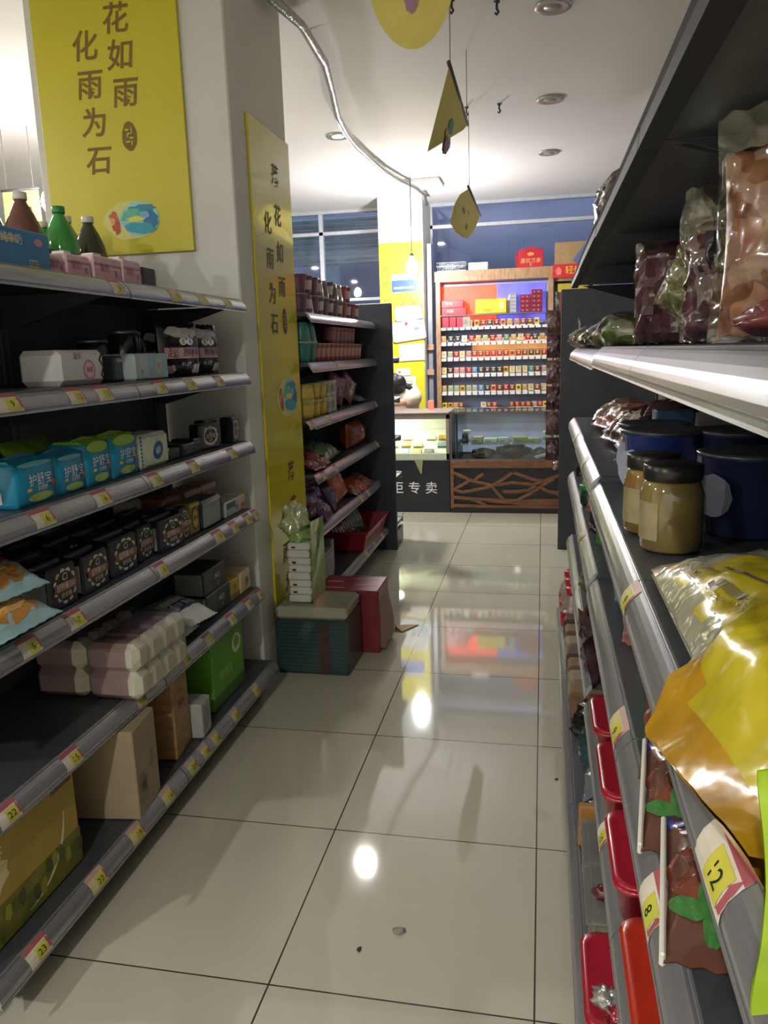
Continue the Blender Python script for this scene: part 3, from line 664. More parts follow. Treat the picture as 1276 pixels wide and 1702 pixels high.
def padpack(label, y0, y1, xf, h, d, body, deco, seed, grp, turn=0., top=None):
    """soft rectangular pack of pads: square-ended, puffed faces with a folded top seal"""
    w = y1-y0; t = T('pad_pack', label, 'pack', (xf-d/2, (y0+y1)/2, Z3), LROT+turn, grp)
    g = G(); n = 10
    def sf(x, z):
        u = min(1, abs(x)/(w/2)); v = min(1, max(0, z/h)); return -(d/2)*(.86+.14*(1-u**4)*(math.sin(PI*(.08+.84*v)))) - .002*noise.noise(Vector((x*40+seed, z*40, seed)))
    v = []; f = []
    for sd in (1, -1):
        b0 = len(v)
        for j in range(n+1):
            for i in range(n+1):
                x = w*(i/n-.5); z = h*j/n; y = sf(x, z); z2 = z if j < n else h*(1-.05*math.cos(x/w*3))
                v.append((x, y if sd > 0 else -y, z2))
        for j in range(n):
            for i in range(n): a = b0+j*(n+1)+i; q = (a, a+1, a+n+2, a+n+1); f.append(q if sd > 0 else q[::-1])
    N1 = (n+1)**2
    for i in range(n): f.append((n*(n+1)+i, n*(n+1)+i+1, N1+n*(n+1)+i+1, N1+n*(n+1)+i)); f.append((i+1, i, N1+i, N1+i+1))
    for j in range(n): f.append((j*(n+1), (j+1)*(n+1), N1+(j+1)*(n+1), N1+j*(n+1))); f.append((j*(n+1)+n, N1+j*(n+1)+n, N1+(j+1)*(n+1)+n, (j+1)*(n+1)+n))
    mm = [top if (top and q > 2*n*n-1 and False) else body for q in range(len(f))]
    g.add(v, f, body, None, True); g.obj('body', t)
    g = G(); deco(g, w, h, sf); g.obj('print', t)
    g = G(); barcode(g, 0, h*.24, d*.34, h*.26); M = Matrix.Translation((-w/2-.001, 0, 0)) @ Matrix.Rotation(-PI/2, 4, 'Z'); g.v = [tuple(M @ Vector(q)) for q in g.v]; g.obj('barcode', t)
    g = G(); z0 = h*.985
    g.extrude([(-w*.5, z0-.002), (w*.5, z0-.002), (w*.46, z0+.010), (.0, z0+.018), (-w*.44, z0+.011)], 1, -.012, -.010, top or body)
    g.extrude([(-d*.45, z0-.004), (d*.45, z0-.004), (d*.30, z0+.008), (-d*.30, z0+.008)], 0, -w*.48, w*.48, top or body)
    g.obj('folded_top', t)
G3 = 'blue pad packs on the third left shelf'
gt = mat('green_pack_film', '#8dbb32', .25, 0, .08, 14)
padpack('nearest blue pad pack, dark side turned to the viewer, third shelf', 1.585, 1.745, -1.195, .105, .13, bl, bluebag(False), 1, G3)
padpack('blue pad pack second along the third shelf, without a green top', 1.752, 1.882, -1.20, .100, .12, bl, bluebag(False), 2, G3)
padpack('green-topped blue pad pack next to the plain blue ones', 1.888, 2.012, -1.20, .116, .12, bl, bluebag(True), 3, G3, 0, gt)
padpack('green-topped blue pad pack beside the white floral pack', 2.02, 2.168, -1.20, .118, .12, bl, bluebag(True), 4, G3, 0, gt)
bag('snack_bag', 'green flat bag lying on top behind the blue pad packs', 'bag', (-1.36, 1.93, Z3+.02), LROT, .22, .13, .05, gt, None, 5, .003, .05, -.5)
def d_(g, w, h, y, d):
    for k in range(14): g.blob(w*(-.42+.84*((k*37) % 14)/13), h*(.12+.76*((k*53) % 14)/13), w*.06, h*.05, K(['#cfe0a0', '#b9d8d8', '#e0e4b0'][k % 3]), y=y, rough=.4, seed=k)
    g.blob(w*.08, h*.48, w*.18, h*.24, K('#1f5f96'), y=y, eps=.0016, rot=.5); g.blob(w*.08, h*.48, w*.10, h*.12, K('#7fb0d0'), y=y, eps=.0022, rot=.5); g.text('花王', .018, w*.08, h*.47, M_WTXT, y=y, eps=.003)
    for k in range(9): g.blob(-w*.49, h*(.06+.11*k), .006, h*.05, K('#2a5f8c'), y=y, eps=.001, n=8)
carton('tissue_pack', 'white floral pack with a blue leaf mark, third shelf', 'pack', 2.178, 2.365, Z3, .108, .10, -1.20, K('#d7dfc8', .3), d_, bev=.012)
db = mat('dark_box', '#26272b', .3, 0, .1); 
for i, (x, y0, y1, z, lb) in enumerate(((-1.22, 2.375, 2.485, 0, 'lower dark flat box next to the floral pack'), (-1.215, 2.492, 2.60, 0, 'dark flat box in the middle of the low boxes'), (-1.32, 2.40, 2.52, 0, 'dark flat box in the second row behind the low boxes'), (-1.225, 2.605, 2.665, 0, 'dark flat box closest to the tall black packs'))):
    carton('flat_box', lb, 'box', y0, y1, Z3, .038+.004*i, .09, x, db, lambda g, w, h, y, d: (g.rect(-w*.4, h*.55, w*.4, h*.9, K('#5a5c60'), y=y), g.text('精致纸巾', .012, 0, h*.35, K('#8f9094'), y=y)), group='dark flat boxes on the third left shelf')
def tallb(g, w, h, y, d):
    g.blob(0, h*.52, w*.36, h*.36, K('#c9c4b0'), y=y, rough=.3, seed=3); g.blob(0, h*.52, w*.27, h*.28, K('#191818'), y=y, eps=.0014); g.text('Ci', .022, 0, h*.68, M_WTXT, y=y, eps=.002); g.text('超熟睡', .020, 0, h*.5, K('#d8c8b0'), y=y, eps=.002); g.text('纸尿', .012, 0, h*.34, K('#d8c8b0'), y=y, eps=.002)
for i, (y0, y1, x, tn, lb) in enumerate(((2.67, 2.80, -1.215, -.2, 'tilted tall black pack near the pillar, third shelf'), (2.80, 2.90, -1.26, -.1, 'tall black pack between two others, third shelf'), (2.895, 2.99, -1.20, .1, 'tall black pack nearest the pillar, third shelf'))):
    carton('pad_pack', lb, 'pack', y0, y1, Z3, .095+.004*i, .05, x, bk, tallb, group='tall black packs on the third left shelf', turn=tn, bev=.006)
# --- fourth shelf: rows of black packs
def blackpack(g, w, h, y, d):
    for k in range(11):
        a = 2*PI*k/11; g.blob(w*.06+w*.34*math.cos(a), h*.5+h*.36*math.sin(a), w*.085, h*.075, K(['#d9d4bc', '#b9c08a', '#e0dccb'][k % 3]), y=y, rough=.4, seed=k)
    g.blob(w*.06, h*.5, w*.34, h*.36, K('#16171c'), y=y, eps=.0014); g.text('Ci', .026, w*.06, h*.72, M_WTXT, y=y, eps=.0022, shear=.2)
    g.rect(w*.06-w*.40, h*.38, w*.06+w*.40, h*.60, K('#7a4a44'), y=y, eps=.0018); g.text('超熟睡350', .022, w*.06, h*.49, K('#ead7c2'), y=y, eps=.0028, sx=.8); g.text('夜安裤', .016, w*.06, h*.28, K('#e6c7b8'), y=y, eps=.0022)
bk2 = mat('black_pack', '#1b1c22', .3, 0, .12, 12, .2, 20); navy = mat('navy_side', '#23264a', .35)
Q = [(1.50, 1.57, -1.36, 0), (1.655, 1.775, -1.195, 0), (1.795, 1.935, -1.195, 0), (1.955, 2.10, -1.20, 0), (2.125, 2.235, -1.215, 0), (2.245, 2.40, -1.195, 0), (2.405, 2.475, -1.205, 0),
     (1.60, 1.72, -1.31, 0), (1.735, 1.855, -1.305, 0), (1.875, 1.995, -1.31, 0), (2.01, 2.13, -1.315, 0), (2.15, 2.27, -1.32, 0), (2.29, 2.41, -1.31, 0), (1.72, 1.84, -1.42, 0), (1.86, 1.98, -1.42, 0), (2.0, 2.12, -1.42, 0), (2.15, 2.27, -1.43, 0)]
BP = None
for i, (y0, y1, x, s_) in enumerate(Q):
    w = y1-y0; d = .095; h = .112-.004*(i % 3)
    row = 'front' if x > -1.25 else ('second' if x > -1.35 else 'third')
    cnt = sum(1 for q in Q[:i+1] if ('front' if q[2] > -1.25 else ('second' if q[2] > -1.35 else 'third')) == row)
    t = T('pad_pack', 'black night-pad pack, %s from the near end, %s row' % (ORD[cnt], row), 'pack', (x-d/2, (y0+y1)/2, Z4), LROT+.06*((i*7) % 5-2)*.5, 'black night-pad packs on the fourth left shelf')
    g = G(); g.box((0, 0, h/2), (w, d, h), bk2, .006); g.box((-w/2-.0005, 0, h*.45), (.002, d*.8, h*.7), K('#8f8c86')); g.obj('body', t)
    g = G(); blackpack(g, w, h, -d/2, d); g.rect(-w*.46, .002, w*.46, h*.12, navy, y=-d/2); g.obj('print', t)
    g = G(); g.box((0, 0, h+.002), (w*.9, .016, .010), mat('silver_crease', '#77777c', .25, .5), .002); g.obj('top_seam', t)
def d_(g, w, h, y, d):
    g.blob(0, h*.5, w*.36, h*.36, K('#2a2316'), y=y); g.blob(0, h*.5, w*.30, h*.30, K('#c7a54a'), y=y, eps=.0014); g.text('姨妈', .022, 0, h*.5, K('#2a2316'), y=y, eps=.002); g.rect(-w*.5, h*.86, w*.5, h*.97, K('#c7a54a'), y=y)
carton('pad_pack', 'gold and black pack at the end of the black packs, fourth shelf', 'pack', 2.485, 2.565, Z4, .115, .10, -1.205, mat('gold_print', '#8a7436', .35), d_, bev=.008)
t = T('clear_box', 'silver-faced box with rounded corners beside the gold pack', 'box', (-1.255, 2.67, Z4), LROT)
g = G(); g.box((0, 0, .052), (.185, .11, .104), mat('teal_box', '#2f4b54', .3), .012); g.obj('body', t)
g = G(); g.box((-.015, -.056, .050), (.15, .004, .086), mat('silver_face', '#9aa2a0', .25, .2), .0018); g.obj('face_panel', t)
carton('drug_box', 'white-topped small box past the silver-faced box, fourth shelf', 'box', 2.785, 2.93, Z4, .060, .09, -1.20, K('#b6bdb8'), lambda g, w, h, y, d: (g.rect(-w*.4, h*.5, w*.2, h*.9, K('#4a6a70'), y=y), g.text('湿巾', .018, w*.25, h*.4, M_INKB, y=y)))
carton('drug_box', 'cream small box at the pillar end of the fourth shelf', 'box', 2.935, 2.995, Z4, .062, .08, -1.20, K('#c9b49a'), lambda g, w, h, y, d: g.rect(-w*.4, h*.2, w*.4, h*.5, K('#a9764e'), y=y))
carton('drug_box', 'flat grey-green box under the orange tissue row', 'box', 2.70, 2.93, Z4, .058, .10, -1.33, K('#7f908c'), None)
for i, (y0, y1) in enumerate(((2.55, 2.70), (2.705, 2.85), (2.855, 2.99))):
    carton('tissue_pack', ('orange tissue pack at the near end of the raised orange row', 'orange tissue pack in the middle of the raised orange row', 'orange tissue pack of the raised row touching the pillar')[i], 'pack', y0, y1, Z4+.058 if i else Z4+.0, .058 if i else .115, .11, -1.325 if i else -1.345, K('#b07a58', .35), lambda g, w, h, y, d: (g.rect(-w*.5, h*.6, w*.5, h*.95, K('#c9b9a8'), y=y), g.text('抽纸', .02, 0, h*.35, K('#e8d8c8'), y=y)), group='orange tissue packs on the fourth left shelf', bev=.012)
carton('tissue_pack', 'small white cube pack left of the orange tissue row', 'pack', 2.44, 2.52, Z4+.0, .13, .08, -1.40, K('#c5c0b2'), None, bev=.01)
def bread(g, w, h, sf):
    g.rect(-w*.47, h*.62, w*.34, h*.90, K('#d9d2c6'), sf, eps=.0008); g.blob(w*.02, h*.34, w*.36, h*.22, K('#c98a3e'), sf, eps=.0012, rough=.2); g.blob(w*.0, h*.38, w*.26, h*.13, K('#e2b06a'), sf, eps=.0018, rough=.3, seed=3); g.blob(w*.22, h*.64, w*.12, h*.08, K('#b8432e'), sf, eps=.0014, rough=.3)
    g.text('面包', .03, -w*.25, h*.72, K('#8a4a2a'), sf, eps=.0022)
bc = mat('pale_teal_film', '#9cc0c4', .25, 0, .1, 14, .3, 22)
bag('bread_bag', 'upper bread bag at the left edge, lying on another bread bag', 'bag', (-1.165, 1.485, Z4+.085), LROT-.1, .24, .17, .07, bc, bread, 3, .004, .08, -1.2, 'bread bags on the fourth left shelf')
bag('bread_bag', 'lower bread bag at the left edge of the fourth shelf', 'bag', (-1.125, 1.475, Z4+.01), LROT, .25, .18, .075, bc, bread, 6, .004, .08, -1.3, 'bread bags on the fourth left shelf')
# --- fifth shelf
t = T('toilet_roll_pack', 'big clear-wrapped pack of lilac and pink toilet rolls jutting over the shelf edge', 'toilet paper pack', (-1.27, 2.03, Z5), LROT)
rc = [mat('lilac_wrap', '#b6a9c9', .4, 0, .08, 12), mat('pink_wrap', '#a58c94', .4, 0, .08, 12), mat('rose_wrap', '#8f7d84', .4, 0, .08, 12), mat('mint_wrap', '#a8b9b4', .4, 0, .08, 12)]
pr = mat('toilet_paper', '#dedcd2', .7, 0, .04, 30)
for j in range(2):
    for i in range(2):
        for k in range(4):
            g = G(); c_ = (-.117+.078*k, -.085+.168*i, .047+.083*j)
            g.box(c_, (.076, .164, .082), pr, .018); g.box((c_[0], c_[1]+.010, c_[2]), (.0775, .146, .0835), rc[(1, 2)[i] if k < 2 else (0, 1)[i]], .018)
            g.obj('roll', t)
g = G(); g.box((0, -.001, .0925), (.318, .338, .182), F_SOFT, .02); g.obj('film', t)
gw = mat('green_white_wipe', '#2f7a4e', .35, 0, .1)
def wipe(g, w, h, sf):
    g.rect(-w*.48, h*.08, w*.48, h*.32, K('#c9d4cc'), sf, eps=.001); g.rect(-w*.48, h*.74, w*.48, h*.94, K('#dfe4de'), sf, eps=.001); g.text('湿厕纸', .04, -w*.05, h*.52, K('#cfe8d4'), sf, eps=.002); g.blob(w*.34, h*.55, w*.1, h*.14, K('#6fb86a'), sf, eps=.0014)
bag('wipes_pack', 'green wipes pack standing upright behind the toilet rolls', 'wipes pack', (-1.38, 2.17, Z5+.005), LROT-.3, .17, .20, .07, gw, wipe, 2, .002, .04, -.25, 'green and white wipes packs', p=4)
bag('wipes_pack', 'green wipes pack lying flat behind the toilet rolls', 'wipes pack', (-1.20, 2.27, Z5+.105), LROT, .18, .20, .06, gw, wipe, 3, .002, .04, -1.45, 'green and white wipes packs', p=4)
def wipe2(g, w, h, sf):
    g.rect(-w*.48, h*.34, w*.48, h*.60, K('#3c3f6a'), sf, eps=.001); g.text('厨房湿巾', .03, 0, h*.47, M_WTXT, sf, eps=.002); g.rect(-w*.48, h*.76, w*.48, h*.9, K('#4f9a5e'), sf, eps=.001)
bag('wipes_pack', 'white wipes pack with a navy band resting at the shelf edge', 'wipes pack', (-1.12, 2.36, Z5+.075), LROT-.2, .15, .20, .06, K('#cfd3cc'), wipe2, 4, .002, .04, -1.35, 'green and white wipes packs', p=4)
bag('wipes_pack', 'lowest wipes pack carrying the other wipes packs', 'wipes pack', (-1.18, 2.33, Z5+.03), LROT, .22, .22, .06, K('#b9c7bc'), wipe, 8, .002, .04, -1.5, 'green and white wipes packs', p=4)
sg = mat('dark_silver_box', '#33373c', .28, .2, .1)
def d_(g, w, h, y, d):
    g.rect(-w*.5, 0.002, -w*.0, h*.99, mat('silver_print', '#6c7275', .3, .2), y=y); g.text('NO.', .03, w*.22, h*.62, M_WTXT, y=y, eps=.0012); g.text('抽纸', .014, w*.25, h*.32, K('#9fa3a6'), y=y)
for i, (z, x, y0, y1, h, lb) in enumerate(((0, -1.20, 2.555, 2.775, .092, 'lower dark silver tissue box of the pair on the fifth shelf'), (.093, -1.205, 2.55, 2.755, .09, 'upper dark silver tissue box of the pair on the fifth shelf'))):
    t = T('tissue_box', lb, 'box', (x-.06, (y0+y1)/2, Z5+z), LROT, 'dark silver tissue boxes')
    w = y1-y0; g = G(); g.box((0, 0, h/2), (w, .12, h), sg, .006); g.obj('body', t)
    g = G(); g.rect(-w*.1, .004, w*.48, h-.004, K('#222429'), y=-.06); g.text('NO.', .03, w*.12, h*.58, M_WTXT, y=-.06, eps=.0012); g.text('抽纸', .014, w*.12, h*.28, K('#9fa3a6'), y=-.06); g.obj('print', t)
    g = G(); g.box((-w/2-.001, 0, h/2), (.003, .105, h*.88), mat('silver_end', '#878c8c', .35, .3), .001); g.obj('end_panel', t)
carton('soap_box', 'yellow box between the silver tissue boxes and the cream box', 'box', 2.785, 2.88, Z5, .082, .09, -1.205, K('#c2a92e'), lambda g, w, h, y, d: (g.rect(-w*.5, h*.1, w*.5, h*.3, K('#8f7a1c'), y=y), g.text('皂', .03, 0, h*.6, K('#6a5410'), y=y)))
carton('soap_box', 'cream box with a brown mark nearest the pillar, fifth shelf', 'box', 2.885, 2.995, Z5, .088, .09, -1.20, K('#c9bb8e'), lambda g, w, h, y, d: (g.blob(w*.1, h*.45, w*.2, h*.22, K('#a28a58'), y=y, rough=.3), g.text('香', .03, w*.1, h*.45, K('#7d6a3a'), y=y, eps=.002), g.rect(-w*.45, h*.8, w*.45, h*.92, K('#d9cda8'), y=y)))
# --- base deck
t = T('drink_case', 'large golden drink carton at the bottom left corner on the base deck', 'carton', (-1.29, 1.43, ZB), LROT)
g = G(); g.box((0, 0, .15), (.40, .24, .30), mat('gold_carton', '#a3872f', .45, 0, .12, 8), .006); g.obj('body', t)
g = G(); y = -.12
g.rect(-.198, .004, .198, .10, mat('olive_print', '#6b6a1e', .45, 0, .25, 20), y=y); g.rect(.10, .24, .185, .285, K('#6e3a22'), y=y); g.text('谷粒多', .02, .142, .262, K('#c9a25a'), y=y, eps=.0012)
arc = [(-.02+.16*math.sin(a), .02+.18*(1-math.cos(a))) for a in [k*.12 for k in range(13)]]
for k in range(12):
    (a, b), (c_, e) = arc[k], arc[k+1]; w_ = .010*math.sin(PI*(k+1)/13)+.002; g.add([(a, y-.001, b), (a+w_, y-.001, b-.002), (c_+w_, y-.001, e-.002), (c_, y-.001, e)], [(0, 1, 2, 3)], K('#d9cfae'))
g.blob(-.12, .17, .05, .05, K('#cdbb8a'), y=y, rough=.5, seed=5); g.text('燕麦', .05, -.13, .21, K('#efe2b0'), y=y, eps=.002)
for k in range(16): g.blob(-.19+.38*((k*29) % 16)/15, .03+.05*((k*7) % 5)/4, .012, .02, K(['#4f5a1c', '#8a8a2a', '#3f4818'][k % 3]), y=y, eps=.0014, rough=.5, seed=k)
g.obj('print', t)
def d_(g, w, h, y, d):
    g.blob(w*.0, h*.62, w*.30, h*.2, K('#998a70'), y=y, rough=.3); g.rect(-w*.4, h*.12, -w*.05, h*.46, K('#7d6f58'), y=y); g.text('箱', .04, -w*.2, h*.3, K('#4a4034'), y=y, eps=.0014); g.text('净含量', .018, w*.2, h*.5, K('#5a4d3c'), y=y, rot=1.5)
tan = mat('beige_carton', '#a08f72', .65, 0, .08, 14)
carton('tall_carton', 'tall beige carton standing on the base deck under the shelf', 'carton', 1.80, 1.965, ZB, .27, .20, -1.115, tan, d_, turn=.12)
t = carton('tall_carton', 'tall wood-patterned carton behind the beige one on the base deck', 'carton', 2.13, 2.265, ZB, .285, .19, -1.155, wood('wood_print', '#a8845a', '#8a6640', (2, 2, 8)), lambda g, w, h, y, d: g.text('原木', .03, 0, h*.6, K('#6a4226'), y=y), turn=.1)
carton('small_carton', 'small grey-white box leaning on the base deck', 'box', 2.285, 2.375, ZB, .125, .08, -1.13, K('#a7a8a2'), lambda g, w, h, y, d: (g.blob(0, h*.5, w*.3, h*.3, K('#8a8c88'), y=y, rough=.3),), turn=.1)
carton('green_case', 'dark green carton lying behind the bright green box', 'carton', 2.28, 2.47, ZB, .20, .16, -1.29, K('#23401f', .6), None)
def d_(g, w, h, y, d):
    g.rect(-w*.5, h*.02, w*.5, h*.2, K('#3f6a1c'), y=y); g.blob(w*.28, h*.74, w*.15, h*.15, K('#cfd8b0'), y=y, rough=.1); g.blob(w*.28, h*.76, w*.09, h*.09, K('#7aa04a'), y=y, eps=.0016, rough=.5); g.text('植物油', .04, -w*.1, h*.45, K('#a9cf7a'), y=y)
carton('green_case', 'bright green carton with a round white emblem by the pillar', 'carton', 2.48, 2.78, ZB, .255, .22, -1.165, K('#5f9a2a', .45), d_)

# ================================================================== SECOND LEFT RUN: NOODLE CUPS AND SNACKS
B1, B2, B3, B4, B5, B0 = [z+.048 for z in BL]+[.184]
def cup(x, y, z, h, rt, rb, body, lid, label, inv, grp, band=None, wrap=True):
    t = T('noodle_cup', label, 'noodle cup', (x, y, z+(h if inv else 0)), 0, grp, (PI if inv else 0, 0, LROT if not inv else -LROT))
    g = G(); g.lathe([(rb*.9, 0), (rb, .003), (rb+(rt-rb)*.25, h*.25), (rb+(rt-rb)*.75, h*.75), (rt, h*.97), (rt*1.05, h*.975), (rt*1.05, h*.99)], [body, body, band or body, body, body, lid, lid], seg=18); g.obj('cup_body', t)
    g = G(); g.lathe([(0, h*.985), (rt*1.03, h*.99), (rt*1.03, h), (0, h)], lid, seg=18); g.obj('lid', t)
    return t
CP = mat('plum_cup', '#6a4560', .3, 0, .25, 30); CG = mat('grey_cup', '#6d6560', .3, 0, .3, 40); CRD = mat('rose_cup', '#9a4a48', .3, 0, .2, 40); CTL = mat('teal_cup', '#3f8076', .3, 0, .2, 40)
CYL = mat('yellow_cup', '#b59a3a', .35, 0, .15, 40); CWH = mat('pale_cup', '#bdb9a0', .35, 0, .2, 40); LIDS = mat('foil_lid', '#c9c6c0', .25, .4)
nl = {0: 'bottom', 1: 'upper'}
cols1 = [CP, CP, CP, CG, CG, CP, CG, CG, CRD, CRD, CRD, CRD]; kinds1 = ['plum', 'plum', 'plum', 'grey', 'grey', 'plum', 'grey', 'grey', 'rose', 'rose', 'rose', 'rose']
for tier in (0, 1):
    for k in range(12 if tier == 0 else 10):
        y = 3.885+.104*k; inv = (tier == 1 and k in (3, 4, 6, 7)) or (tier == 0 and k in (1,))
        cup(-1.205-.01*((k*3) % 3), y, B1+.094*tier, .092, .047, .037, cols1[k], LIDS, '%s noodle cup on the %s tier of the top shelf, %s past the yellow strip' % (kinds1[k], nl[tier], ORD[k+1]), inv, 'noodle cups on the top shelf', K('#c9b8b0') if k % 2 else None)
for tier in (0, 1):
    for k in range(2):
        cup(-1.205, 3.90+.108*k, B2+.101*tier, .10, .050, .036, CTL, LIDS, 'teal noodle cup, %s tier, %s from the yellow strip' % (nl[tier], ORD[k+1]), tier == 1, 'teal noodle cups', None)
for k in range(11): cup(-1.215, 4.13+.098*k, B2, .096, .046, .036, CRD, LIDS, 'rose noodle cup on the second shelf, bottom tier, %s past the teal cups' % ORD[k+1], False, 'rose noodle cups on the second shelf', K('#b98a78'))
for k in range(6): cup(-1.25, 4.60+.098*k, B2+.098, .096, .046, .036, CRD, LIDS, 'rose noodle cup on the second shelf, upper tier, %s from the near end' % ORD[k+1], False, 'rose noodle cups on the second shelf', K('#a97468'))
for tier in (0, 1):
    for k in range(3):
        cup(-1.205, 3.90+.122*k, B3+.088*tier, .087, .055, .044, CYL, LIDS, 'yellow noodle cup on the third shelf, %s tier, %s past the yellow strip' % (nl[tier], ORD[k+1]), tier == 1 and k == 0, 'yellow noodle cups', K('#c9b04a'))
    for k in range(2):
        cup(-1.205, 4.26+.105*k, B3+.09*tier, .089, .049, .047, CWH, LIDS, 'pale noodle tub on the third shelf, %s tier, %s past the yellow cups' % (nl[tier], ORD[k+1]), False, 'pale noodle tubs', K('#8f9a8a'))
rb = mat('brown_snack_film', '#7a4a48', .22, 0, .25, 14, .4, 24); sv = mat('silver_snack_film', '#8f9096', .2, .3, .2, 14, .4, 24)
bag('snack_bag', 'brown snack bag leaning against the pale noodle tubs', 'bag', (-1.24, 4.62, B3), LROT-.3, .19, .17, .05, rb, lambda g, w, h, sf: g.rect(-w*.3, h*.2, -w*.1, h*.9, K('#a88a80'), sf), 1, .003, .05, 0, None, None, None, .35)
bag('snack_bag', 'second brown snack bag leaning on the first, third shelf', 'bag', (-1.22, 4.80, B3), LROT-.3, .18, .15, .05, rb, lambda g, w, h, sf: g.rect(0, h*.2, w*.2, h*.8, K('#b8a49a'), sf), 2, .003, .05, 0, None, None, None, .6)
bag('snack_bag', 'flat silver snack bag at the far end of the third shelf', 'bag', (-1.17, 5.12, B3+.02), LROT, .20, .16, .05, sv, None, 3, .003, .05, -1.3)
og = mat('orange_film', '#b5501f', .25, 0, .15, 14, .3, 22)
def orangep(g, w, h, sf):
    g.rect(-w*.46, h*.1, -w*.1, h*.9, K('#6a3a2c'), sf, eps=.001); g.blob(w*.1, h*.66, w*.1, h*.1, K('#2f3f7a'), sf, eps=.002); g.blob(w*.1, h*.66, w*.06, h*.06, K('#cfd3e0'), sf, eps=.003); g.text('方便面', .04, w*.18, h*.4, K('#e8c9a0'), sf, eps=.002); g.blob(w*.32, h*.4, w*.08, h*.3, K('#d9793a'), sf, eps=.0014, rough=.4)
bag('noodle_multipack', 'bright orange noodle multipack standing on the fourth shelf', 'multipack', (-1.235, 5.03, B4), LROT, .36, .16, .13, og, orangep, 4, .003, .04, 0, None, None, None, 0, 5)
gb = mat('green_snack_film', '#6f8a62', .2, .1, .3, 14, .4, 20)
bag('snack_bag', 'large pale green snack bag lying across the fourth shelf', 'bag', (-1.17, 4.34, B4+.048), LROT+.1, .40, .22, .09, gb, lambda g, w, h, sf: (g.blob(w*.3, h*.3, w*.1, h*.2, K('#aeb98a'), sf, rough=.5), g.blob(-w*.1, h*.4, w*.2, h*.2, K('#55704c'), sf, rough=.5, seed=3)), 5, .005, .06, -1.25)
rd = mat('red_snack_film', '#7f3431', .2, 0, .4, 22, .5, 30)
for i, (y, z, tl) in enumerate(((3.90, 0, -1.1), (4.01, .0, -.9), (4.12, .0, -1.2))):
    bag('snack_bag', ('red sweet bag nearest the yellow strip on the fourth shelf', 'middle red sweet bag on the fourth shelf', 'red sweet bag under the corner of the pale green bag')[i], 'bag', (-1.14, y, B4+.02), LROT+.1*(i-1), .105, .15, .045, rd, lambda g, w, h, sf: [g.blob(w*(-.3+.2*k), h*(.3+.13*((k*3) % 4)), w*.08, h*.06, K(['#c9a79a', '#a04a40', '#d9c0b0'][k % 3]), sf, rough=.5, seed=k) for k in range(4)], 6+i, .005, .06, tl, 'red sweet bags')
pu = mat('purple_film', '#4d3556', .2, 0, .35, 16, .5, 22)
for i, (y, h, tl, x, lb) in enumerate(((3.98, .18, -.15, -1.22, 'purple crisp bag standing nearest the yellow strip'), (4.15, .19, -.2, -1.24, 'purple crisp bag standing second from the yellow strip'), (4.06, .17, -.9, -1.13, 'purple crisp bag lying in front of the standing ones'), (4.31, .18, -.5, -1.17, 'purple and silver crisp bag leaning on the orange bags'))):
    bag('crisp_bag', lb, 'bag', (x, y, B5+(.02 if tl < -.6 else 0)), LROT+.15*(i-1.5), .19, h, .08, pu, lambda g, w, h, sf: (g.blob(0, h*.3, w*.26, h*.13, K('#8a8266'), sf, rough=.5), g.blob(w*.1, h*.65, w*.25, h*.12, K('#7a4a6a'), sf, rough=.4, seed=2), g.text('薯片', .035, 0, h*.66, K('#d0c0d4'), sf, eps=.002)), 10+i, .005, .06, tl, 'purple crisp bags')
for i, (y, x, tl, rl) in enumerate(((4.47, -1.22, -.15, .1), (4.60, -1.20, -.3, -.3))):
    bag('snack_bag', ('upright orange snack bag beside the purple bags', 'orange snack bag leaning toward the flat snack packs')[i], 'bag', (x, y, B5), LROT-.2, .15, .19, .05, og, lambda g, w, h, sf: (g.blob(0, h*.6, w*.3, h*.2, K('#c97a4a'), sf, rough=.5), g.rect(-w*.4, h*.1, w*.4, h*.25, K('#7d3a1c'), sf)), 15+i, .004, .05, tl, 'orange snack bags', None, None, rl)
for i, y in enumerate((4.80, 4.98, 5.16)):
    bag('snack_bag', ('flat snack pack with orange sauce picture by the upright orange bags', 'middle flat snack pack with a green corner', 'flat snack pack nearest the end panel')[i], 'bag', (-1.14, y, B5+.025), LROT, .17, .17, .05, [rb, og, rb][i], lambda g, w, h, sf: (g.blob(0, h*.4, w*.3, h*.25, K('#a8562f'), sf, rough=.5), g.blob(w*.3, h*.8, w*.14, h*.1, K('#a9b48a'), sf)), 20+i, .004, .05, -1.2, 'flat snack packs')
